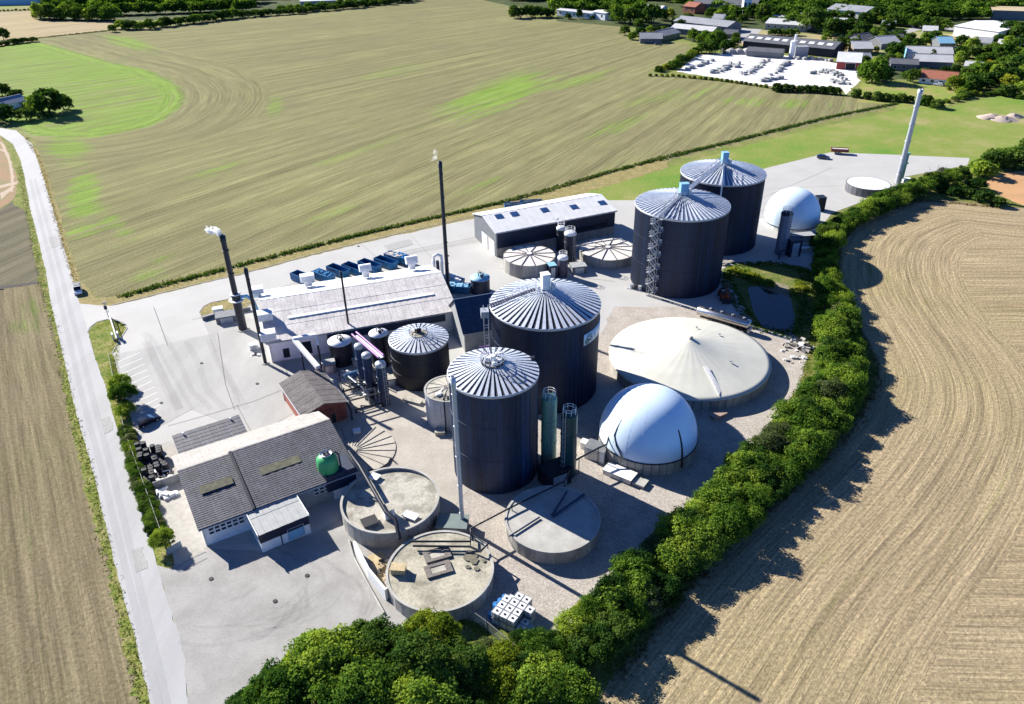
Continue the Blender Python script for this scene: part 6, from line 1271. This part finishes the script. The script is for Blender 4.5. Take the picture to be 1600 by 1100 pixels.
for (x,y,w_) in ((950,30,18),(1000,34,20),(1035,32,18),(1056,40,16),(1075,34,16),(1088,40,12),(1140,40,16),(1150,30,16),(1205,30,20),(1222,36,20),(1238,40,20),(1262,38,22),(1150,62,12),(1182,64,10),(1330,50,26),(1350,46,24),(1372,60,20),(1385,52,20),(1402,64,20),(1418,74,18),(1432,80,18),(1445,72,20),(1458,68,20),(1470,72,18),(1500,76,20),(1515,84,22),(1530,90,20),(1500,100,18),(1540,92,22),(1550,84,20),(1492,118,16),(1475,116,14),(1508,124,20),(1522,116,20),(1538,120,20),(1548,114,20),(1558,118,22),(1568,108,24),(1580,112,24),(1592,108,26),(1602,128,28),(1580,128,26),(1566,122,24),(1552,134,22),(1536,134,22),(1520,142,22),(1508,146,18),(1585,98,24),(1600,92,24),(1575,80,22),(1390,100,16),(1402,98,14),(1376,104,16),(1368,112,20),(1350,100,14),(1440,100,12),(1290,64,14),(1330,64,16),(1318,70,14),(1560,70,20),(1580,52,22),(1606,60,24),(1606,112,26),(1548,100,16)):
    ft(x,y,w_,L2,G2,rs.choice((0,1,2,0,1,3)),rs.uniform(.8,1.15))
row([(1205,55),(1250,56)],8,13,L1,G1,(1,0),.8); row([(1355,68),(1430,72)],9,17,L1,G1,(1,2,0),1); row([(1420,88),(1480,92)],9,17,L1,G1,(1,2),1); row([(1225,45),(1245,46)],8,16,L1,G1,(1,2),1)
for (x,y) in ((1300,82),(1308,84),(1322,82),(1330,80),(1338,74),(1344,68),(1455,97),(1310,76)):
    g = G(x,y); D = (g-Vector((0,0,CAMH))).dot(FW); plant('conifer_tree','tree','narrow dark conifer beside the long black shed',CON[rs.randrange(2)],TF,g,D*7/FL/3.8,0,5,'conifers beside the long black shed')
row([(1480,160),(1520,150),(1560,148),(1600,156)],9,13,'grey green scrub bush at the edge of the right meadow','scrub along the right meadow',(4,0,2),.6)
for (x,y,w_,k) in ((1535,276,34,0),(1552,262,38,1),(1572,258,40,0),(1592,262,42,1),(1528,268,26,3),(1612,246,44,1),(1470,300,20,1),(1490,306,20,2),(1512,308,22,1),(1535,316,26,2),(1558,322,20,1),(1525,296,24,2),(1498,298,18,0)):
    ft(x,y,w_,'rough dark green bush in the thicket at the right edge','bushes of the right edge thicket',k,.75,name='thicket_bush',cat='bush')
# far wood along the top right
LW = 'tree in the front row of the large wood at the top right'; GW = 'front trees of the large wood at the top'
row([(1270,36),(1335,36)],10,18,LW,GW,(0,1,3),1); row([(1395,40),(1484,48)],10,19,LW,GW,(0,1,3),1); row([(1350,34),(1400,38)],10,18,LW,GW,(0,1,3),1)
for yy, x0, x1, st in ((30,1200,1545,10),(24,1180,1560,10),(19,1120,1600,10),(14,1080,1610,10),(9,1060,1610,10),(4,1040,1610,11),(0,800,1610,11),(-5,790,1610,12),(-10,790,1610,13),(-16,600,1620,14)): wrow([(x0,yy),(x1,yy)],st,19,.92)
for yy in (8,14,20): wrow([(870,yy),(1010,yy+4)],12,18,.95)
wrow([(1200,38),(1240,40)],10,16); wrow([(1130,24),(1200,30)],12,17)
def make_wood(name, label, mt_lo, P):
    V=[];T=[]
    for (px,py,w_,hs) in P:
        g = G(px,py); D = (g-Vector((0,0,CAMH))).dot(FW); s_ = w_*D/FL/9.6; vs, tn = mt_lo[rng.integers(len(mt_lo))]
        a = rng.uniform(0,6.28); ca, sa = math.cos(a), math.sin(a); q = vs.copy(); x = q[:,0]*ca-q[:,1]*sa; y = q[:,0]*sa+q[:,1]*ca
        V.append(np.c_[x*s_+g.x, y*s_+g.y, (q[:,2]+3.6)*s_*hs]); T.append(np.clip(tn*.8+rng.uniform(-.25,.35),0,1))
    V = np.concatenate(V); T = np.concatenate(T); n = len(V)//4; me = bpy.data.meshes.new(name); me.vertices.add(len(V)); me.vertices.foreach_set('co',V.astype(np.float32).ravel()); me.loops.add(len(V)); me.loops.foreach_set('vertex_index',np.arange(len(V),dtype=np.int32)); me.polygons.add(n); me.polygons.foreach_set('loop_start',(np.arange(n)*4).astype(np.int32)); me.update(calc_edges=True)
    at = me.attributes.new('tone','FLOAT','POINT'); at.data.foreach_set('value',T.astype(np.float32)); me.materials.append(LEAF); tag(link(name,me,None,'stuff'),label,'wood')
def lo(seed):
    me = crown_mesh('wood_crown', seed, 4.5,4.5,5.0, 22, 24, 1.75, LEAF, low=.3); n = len(me.vertices); v = np.empty(n*3,np.float32); me.vertices.foreach_get('co',v); t_ = np.empty(n,np.float32); me.attributes['tone'].data.foreach_get('value',t_); bpy.data.meshes.remove(me); return v.reshape(-1,3), t_
LO = [lo(200+i) for i in range(6)]
make_wood('wood','dense green wood closing the view along the top right',LO,[q for q in WOOD if q[0] > 700]); make_wood('wood','dark wood and hedgerows closing the view at the top left',LO,[q for q in WOOD if q[0] <= 700])
sheet('wood_floor', [(1040,20),(1180,30),(1560,50),(1700,50),(1700,-90),(500,-90),(700,-12),(800,10)], 1.5, FORESTF)
sheet('wood_floor', [(60,33),(190,33),(380,27),(660,0),(800,-30),(600,-80),(60,-80),(62,16)], 1.6, FORESTF)

# ============================================================ distant settlement
sheet('works_yard', [(1058,112),(1090,86),(1130,83),(1250,88),(1338,104),(1342,128),(1322,148),(1310,136),(1200,134),(1120,122)], 3, mat('white_gravel_yard', (.70,.68,.65), (.62,.60,.57), scale=.05, rough=1, speck=.06), .4)
sheet('road', [(1128,56),(1160,44),(1190,46),(1180,58),(1240,60),(1300,66),(1360,60),(1440,40),(1520,44),(1520,50),(1440,46),(1372,66),(1310,72),(1230,68),(1140,66)], 3.5, mat('far_asphalt', (.36,.35,.34), (.3,.3,.29), scale=.05, rough=1), .3)
sheet('meadow', [(1140,70),(1300,76),(1500,90),(1600,95),(1600,60),(1400,48),(1300,55),(1180,46)], 2.5, mat('dry_lawn',(.36,.28,.14),(.20,.22,.07),scale=.05,rough=1,speck=.15))
sheet('meadow', [(870,33),(1000,44),(1100,70),(1130,60),(1300,60),(1300,20),(1000,5),(870,10)], 2.2, FORESTF)
sheet('meadow', [(1300,150),(1345,120),(1500,130),(1520,100),(1340,92),(1290,100)], 2.6, FORESTF)
def far_house(label, pa, pb, depth, eave, rise, wm, rm, nwin=0, name='house', cat='house', ridge_at=.5, group=None, door=None, gm=None):
    A_, B_ = G(*pa), G(*pb); L = (B_-A_).length; rz = math.atan2((B_-A_).y,(B_-A_).x)
    t = gable(name, label, A_.x, A_.y, rz, L, depth, eave, eave+rise, wm, rm, far=True, cat=cat, ridge_at=ridge_at, group=group, gablem=gm)
    for k in range(nwin): window(t,'s',(k+.5)*L/nwin,eave*.35,min(1.6,L/nwin*.6),eave*.4)
    if door: window(t,'s',door[0]*L,.05,door[1],door[2],gm=dark,nm='door')
    return t
dgrey = mat('dark_far_roof',(.11,.115,.13),(.08,.085,.10),scale=.2,rough=.8); mgrey = mat('mid_far_roof',(.28,.29,.31),(.22,.23,.25),scale=.2,rough=.8); lgrey = mat('light_far_roof',(.50,.50,.50),(.42,.42,.42),scale=.2,rough=.8)
gs = far_house('long dark shed with a row of roof lights behind the white works yard',(1160,76),(1300,90),22,4.5,2.5,mat('black_shed_wall',(.03,.03,.04)),dgrey,0,'long_shed','shed')
Lq = (G(1300,90)-G(1160,76)).length
for k in range(10):
    for yv,zz in ((5.5,5.95),(15,6.35)):
        b = MB(); x_ = 2.5+k*(Lq-5)/9.3; s_ = .227 if yv < 11 else -.227; b.hexa([(x_-1.6,yv-1.6,zz-1.6*s_),(x_+1.6,yv-1.6,zz-1.6*s_),(x_+1.6,yv+1.6,zz+1.6*s_),(x_-1.6,yv+1.6,zz+1.6*s_)],[(x_-1.6,yv-1.6,zz-1.6*s_+.1),(x_+1.6,yv-1.6,zz-1.6*s_+.1),(x_+1.6,yv+1.6,zz+1.6*s_+.1),(x_-1.6,yv+1.6,zz+1.6*s_+.1)]); part(b,'roof_light',light_roof,gs)
far_house('long low pale blue and grey roofed building above the white yard',(1052,42),(1135,52),18,4,2.5,mid_grey,mgrey,6,'long_building','building')
far_house('grey shed just below the long grey roofed building',(1048,52),(1112,58),12,3.5,2,mid_grey,lgrey,4,'shed','shed')
far_house('grey hipped house at the corner of the great field',(1000,68),(1034,68),12,3,2.6,mat('dark_house_wall',(.10,.11,.13)),mgrey,6)
far_house('dark roofed house wing behind the grey corner house',(1036,64),(1062,58),12,3,2.4,mat('yellow_wall2',(.30,.27,.12)),mgrey,3)
far_house('flat pale building behind the trees at the top of the field',(870,24),(925,30),10,4,.6,white,lgrey,5,'flat_building','building')
far_house('white building end right of the flat pale building',(925,29),(945,32),12,5,.5,white,light_roof,2,'flat_building','building')
far_house('big dark roofed factory at the top with a red stripe',(1082,18),(1180,22),40,6,5,mid_grey,dgrey,10,'factory','building')
far_house('orange red rendered house left of the factory',(1067,20),(1085,22),14,5,2.5,terracotta,terracotta,2)
far_house('white tall block right of the factory',(1160,24),(1172,24),10,12,.5,white,white,2,'white_block','building')
far_house('small white tower at the right of the white block',(1184,18),(1192,18),7,10,.5,white,white,1,'white_tower','building')
far_house('grey greenhouse roof behind the row of bushes',(1195,46),(1258,50),22,4,2,light_grey,lgrey,6,'greenhouse','greenhouse')
far_house('white and sky blue warehouse at the edge of the wood',(1290,30),(1348,36),24,7,2.5,white,mgrey,0,'warehouse','warehouse',gm=skyblue)
rh = far_house('pale roofed barn with a red gable and dark door on the works yard',(1306,108),(1342,110),16,4,3.5,redwall,light_roof,0,'red_barn','barn',door=(.6,5,3.4))
b = MB(); Lr = (G(1342,110)-G(1306,108)).length
far_house('grey house with pale roof behind the red gabled barn',(1332,86),(1362,86),14,3.6,2.8,wood,lgrey,2)
far_house('dark roofed long house rising left behind the trees',(1345,74),(1380,70),14,3.5,3,mid_grey,dgrey,2)
far_house('dark roofed house with pale ridge right of the long house',(1376,78),(1405,76),14,3.5,3,mid_grey,lgrey,2)
far_house('long pale roofed building with blue gable in the middle right',(1416,94),(1486,96),12,4,2.5,white,lgrey,0,'long_building','building',gm=skyblue)
far_house('second long pale roofed building below the blue gabled one',(1430,106),(1486,108),12,3.5,2.5,mid_grey,lgrey,0,'long_building','building')
far_house('low dark roofed building with roof lights by the garden',(1390,110),(1432,112),12,3.5,1.6,mid_grey,dgrey,3,'low_building','building')
far_house('red tiled bungalow with white doors in the garden',(1435,130),(1490,135),13,2.8,2.6,white,terracotta,4,'bungalow')
far_house('pale blue roofed small hall among the trees at the right',(1466,80),(1488,80),13,4.5,2.5,mid_grey,skyblue,2,'small_hall','hall')
far_house('big white roofed hall at the upper right',(1488,56),(1556,66),40,6,1.5,white,white,0,'white_hall','hall')
far_house('flat pale industrial roof at the far upper right edge',(1548,30),(1605,32),24,6,.6,mid_grey,sand,0,'industrial_hall','hall')
far_house('low dark building at the right edge below the white hall',(1555,80),(1605,84),16,3.5,2,mid_grey,lgrey,3,'low_building','building')
far_house('pale low roof between the trees at the right',(1505,112),(1530,114),10,3,1.5,white,lgrey,2)
far_house('white roof corner at the right edge above the meadow',(1585,122),(1610,124),10,3,1.5,white,lgrey,1)
far_house('long blue and white industrial building at the top left corner',(-30,9),(62,7),40,7,2,skyblue,white,0,'industrial_hall','hall')
far_house('pale greenhouse strip behind the far hedgerow',(470,10),(530,8),20,4,1,light_grey,lgrey,0,'greenhouse','greenhouse')
far_house('small white building behind the far left wood',(100,3),(135,2),20,6,1.5,white,white,0,'industrial_hall','hall')
far_house('dark slate shed at the upper left of the works yard',(1166,88),(1220,92),8,3.2,1.5,mid_grey,dgrey,0,'shed','shed')
for k,(pa,pb,dp,ew,ri,wm,rm,nm_,lab) in enumerate((((1112,36),(1128,37),12,3,2.5,white,mgrey,'house','small grey roofed house between trees below the big factory'),((1205,38),(1222,39),12,3,2.5,mid_grey,lgrey,'house','pale roofed house in the trees left of the greenhouse'),((1236,36),(1262,37),14,4,2,white,lgrey,'house','light roofed house in the trees above the greenhouse'),((1006,22),(1030,24),14,4,2,skyblue,white,'hall','white roofed blue hall at the top behind the tree clump'),((1395,70),(1412,70),11,3,2.5,white,dgrey,'house','small dark roofed house in the green belt'),((1520,74),(1545,76),13,3,2,white,mgrey,'house','grey roofed house right of the white hall trees'),((1342,100),(1360,100),10,3,2,wood,mgrey,'shed','brown shed beside the red gabled barn'),((1440,58),(1462,59),14,4,2,mid_grey,lgrey,'hall','pale roofed hall by the distant road'),((1570,100),(1592,101),11,3,2,white,terracotta,'house','red roofed house half hidden at the right edge'),((1130,60),(1150,61),9,3,2,mid_grey,dgrey,'shed','dark shed by the distant road bend'),((1300,44),(1322,45),12,4,2,white,lgrey,'house','pale house below the sky blue warehouse'),((1376,46),(1396,47),12,3,2,white,mgrey,'house','grey roofed house at the edge of the wood'))):
    far_house(lab,pa,pb,dp,ew,ri,wm,rm,3,nm_,nm_)
# silo and stock of the works yard
t = thing('cement_silo','white slim silo with ladder beside the long dark shed','silo',G(1236,90)); b = MB(); b.cyl(0,0,0,9,1.5,n=14); b.cyl(.9,0,9,12.5,.7,n=10); part(b,'shell',white,t); b = MB(); b.box(2,-1,0,9,3,6); part(b,'plant_house',light_grey,t)
for k in range(4):
    t = thing('gravel_bay',['leftmost','second','third','rightmost'][k]+' grey aggregate heap in the bays of the works yard','gravel heap',G(1142+k*12,84)); b = MB(); b.lathe([(4.2,0),(2.4,2.4),(.01,3.4)],9,sm=False); part(b,'heap',stone,t); b = MB(); b.box(-4.6,-1,0,-4.2,5,2.6); part(b,'bay_wall',dark,t)
sp = thing('paving_stack','grey stack of paving stones standing on the white works yard','stack',(0,0,0),0,'paving stacks on the white works yard'); b = MB()
b.box(-.9,-.6,.12,.9,.6,1.1); part(b,'stones',light_grey,sp); b = MB(); b.box(-.9,-.6,0,.9,.6,.1); part(b,'pallet',wood,sp)
spots = []
for (x0,y0,x1,y1,n_,w_) in ((1068,112,1115,95,18,3),(1112,116,1150,102,20,8),(1160,118,1200,95,22,6),(1205,118,1232,98,22,4),(1222,104,1235,98,8,2),(1270,116,1285,112,6,3),(1292,112,1325,124,20,8),(1190,128,1220,122,14,4),(1120,112,1140,104,14,5),(1240,92,1300,96,16,3),(1300,128,1322,132,12,4)):
    for k in range(n_): t_ = rs.random(); spots.append((x0+(x1-x0)*t_+rs.uniform(-w_,w_), y0+(y1-y0)*t_+rs.uniform(-w_,w_)*.3))
for i,(x,y) in enumerate(spots):
    p = G(x,y); s_ = (rs.uniform(.8,1.5), rs.uniform(.8,1.6), rs.uniform(.7,1.6))
    if i == 0: sp.location = p; sp.scale = s_
    else: copy_tree(sp, p, rs.choice((.3,.3+PI/2)), s_)
c0 = None
for (x,y,lab) in ((1430,44,'dark car driving on the distant road past the wood'),(1104,62,'dark car parked by the grey shed, lower of two'),(1112,60,'dark car parked by the grey shed, right one'),(1466,134,'white car in front of the red tiled bungalow'),(1028,70,'car parked beside the grey corner house')):
    car('parked_car',lab,x,y,rs.random()*3,carwhite if 'white' in lab else carblue)
# person-high post by the field corner left out of the works; end
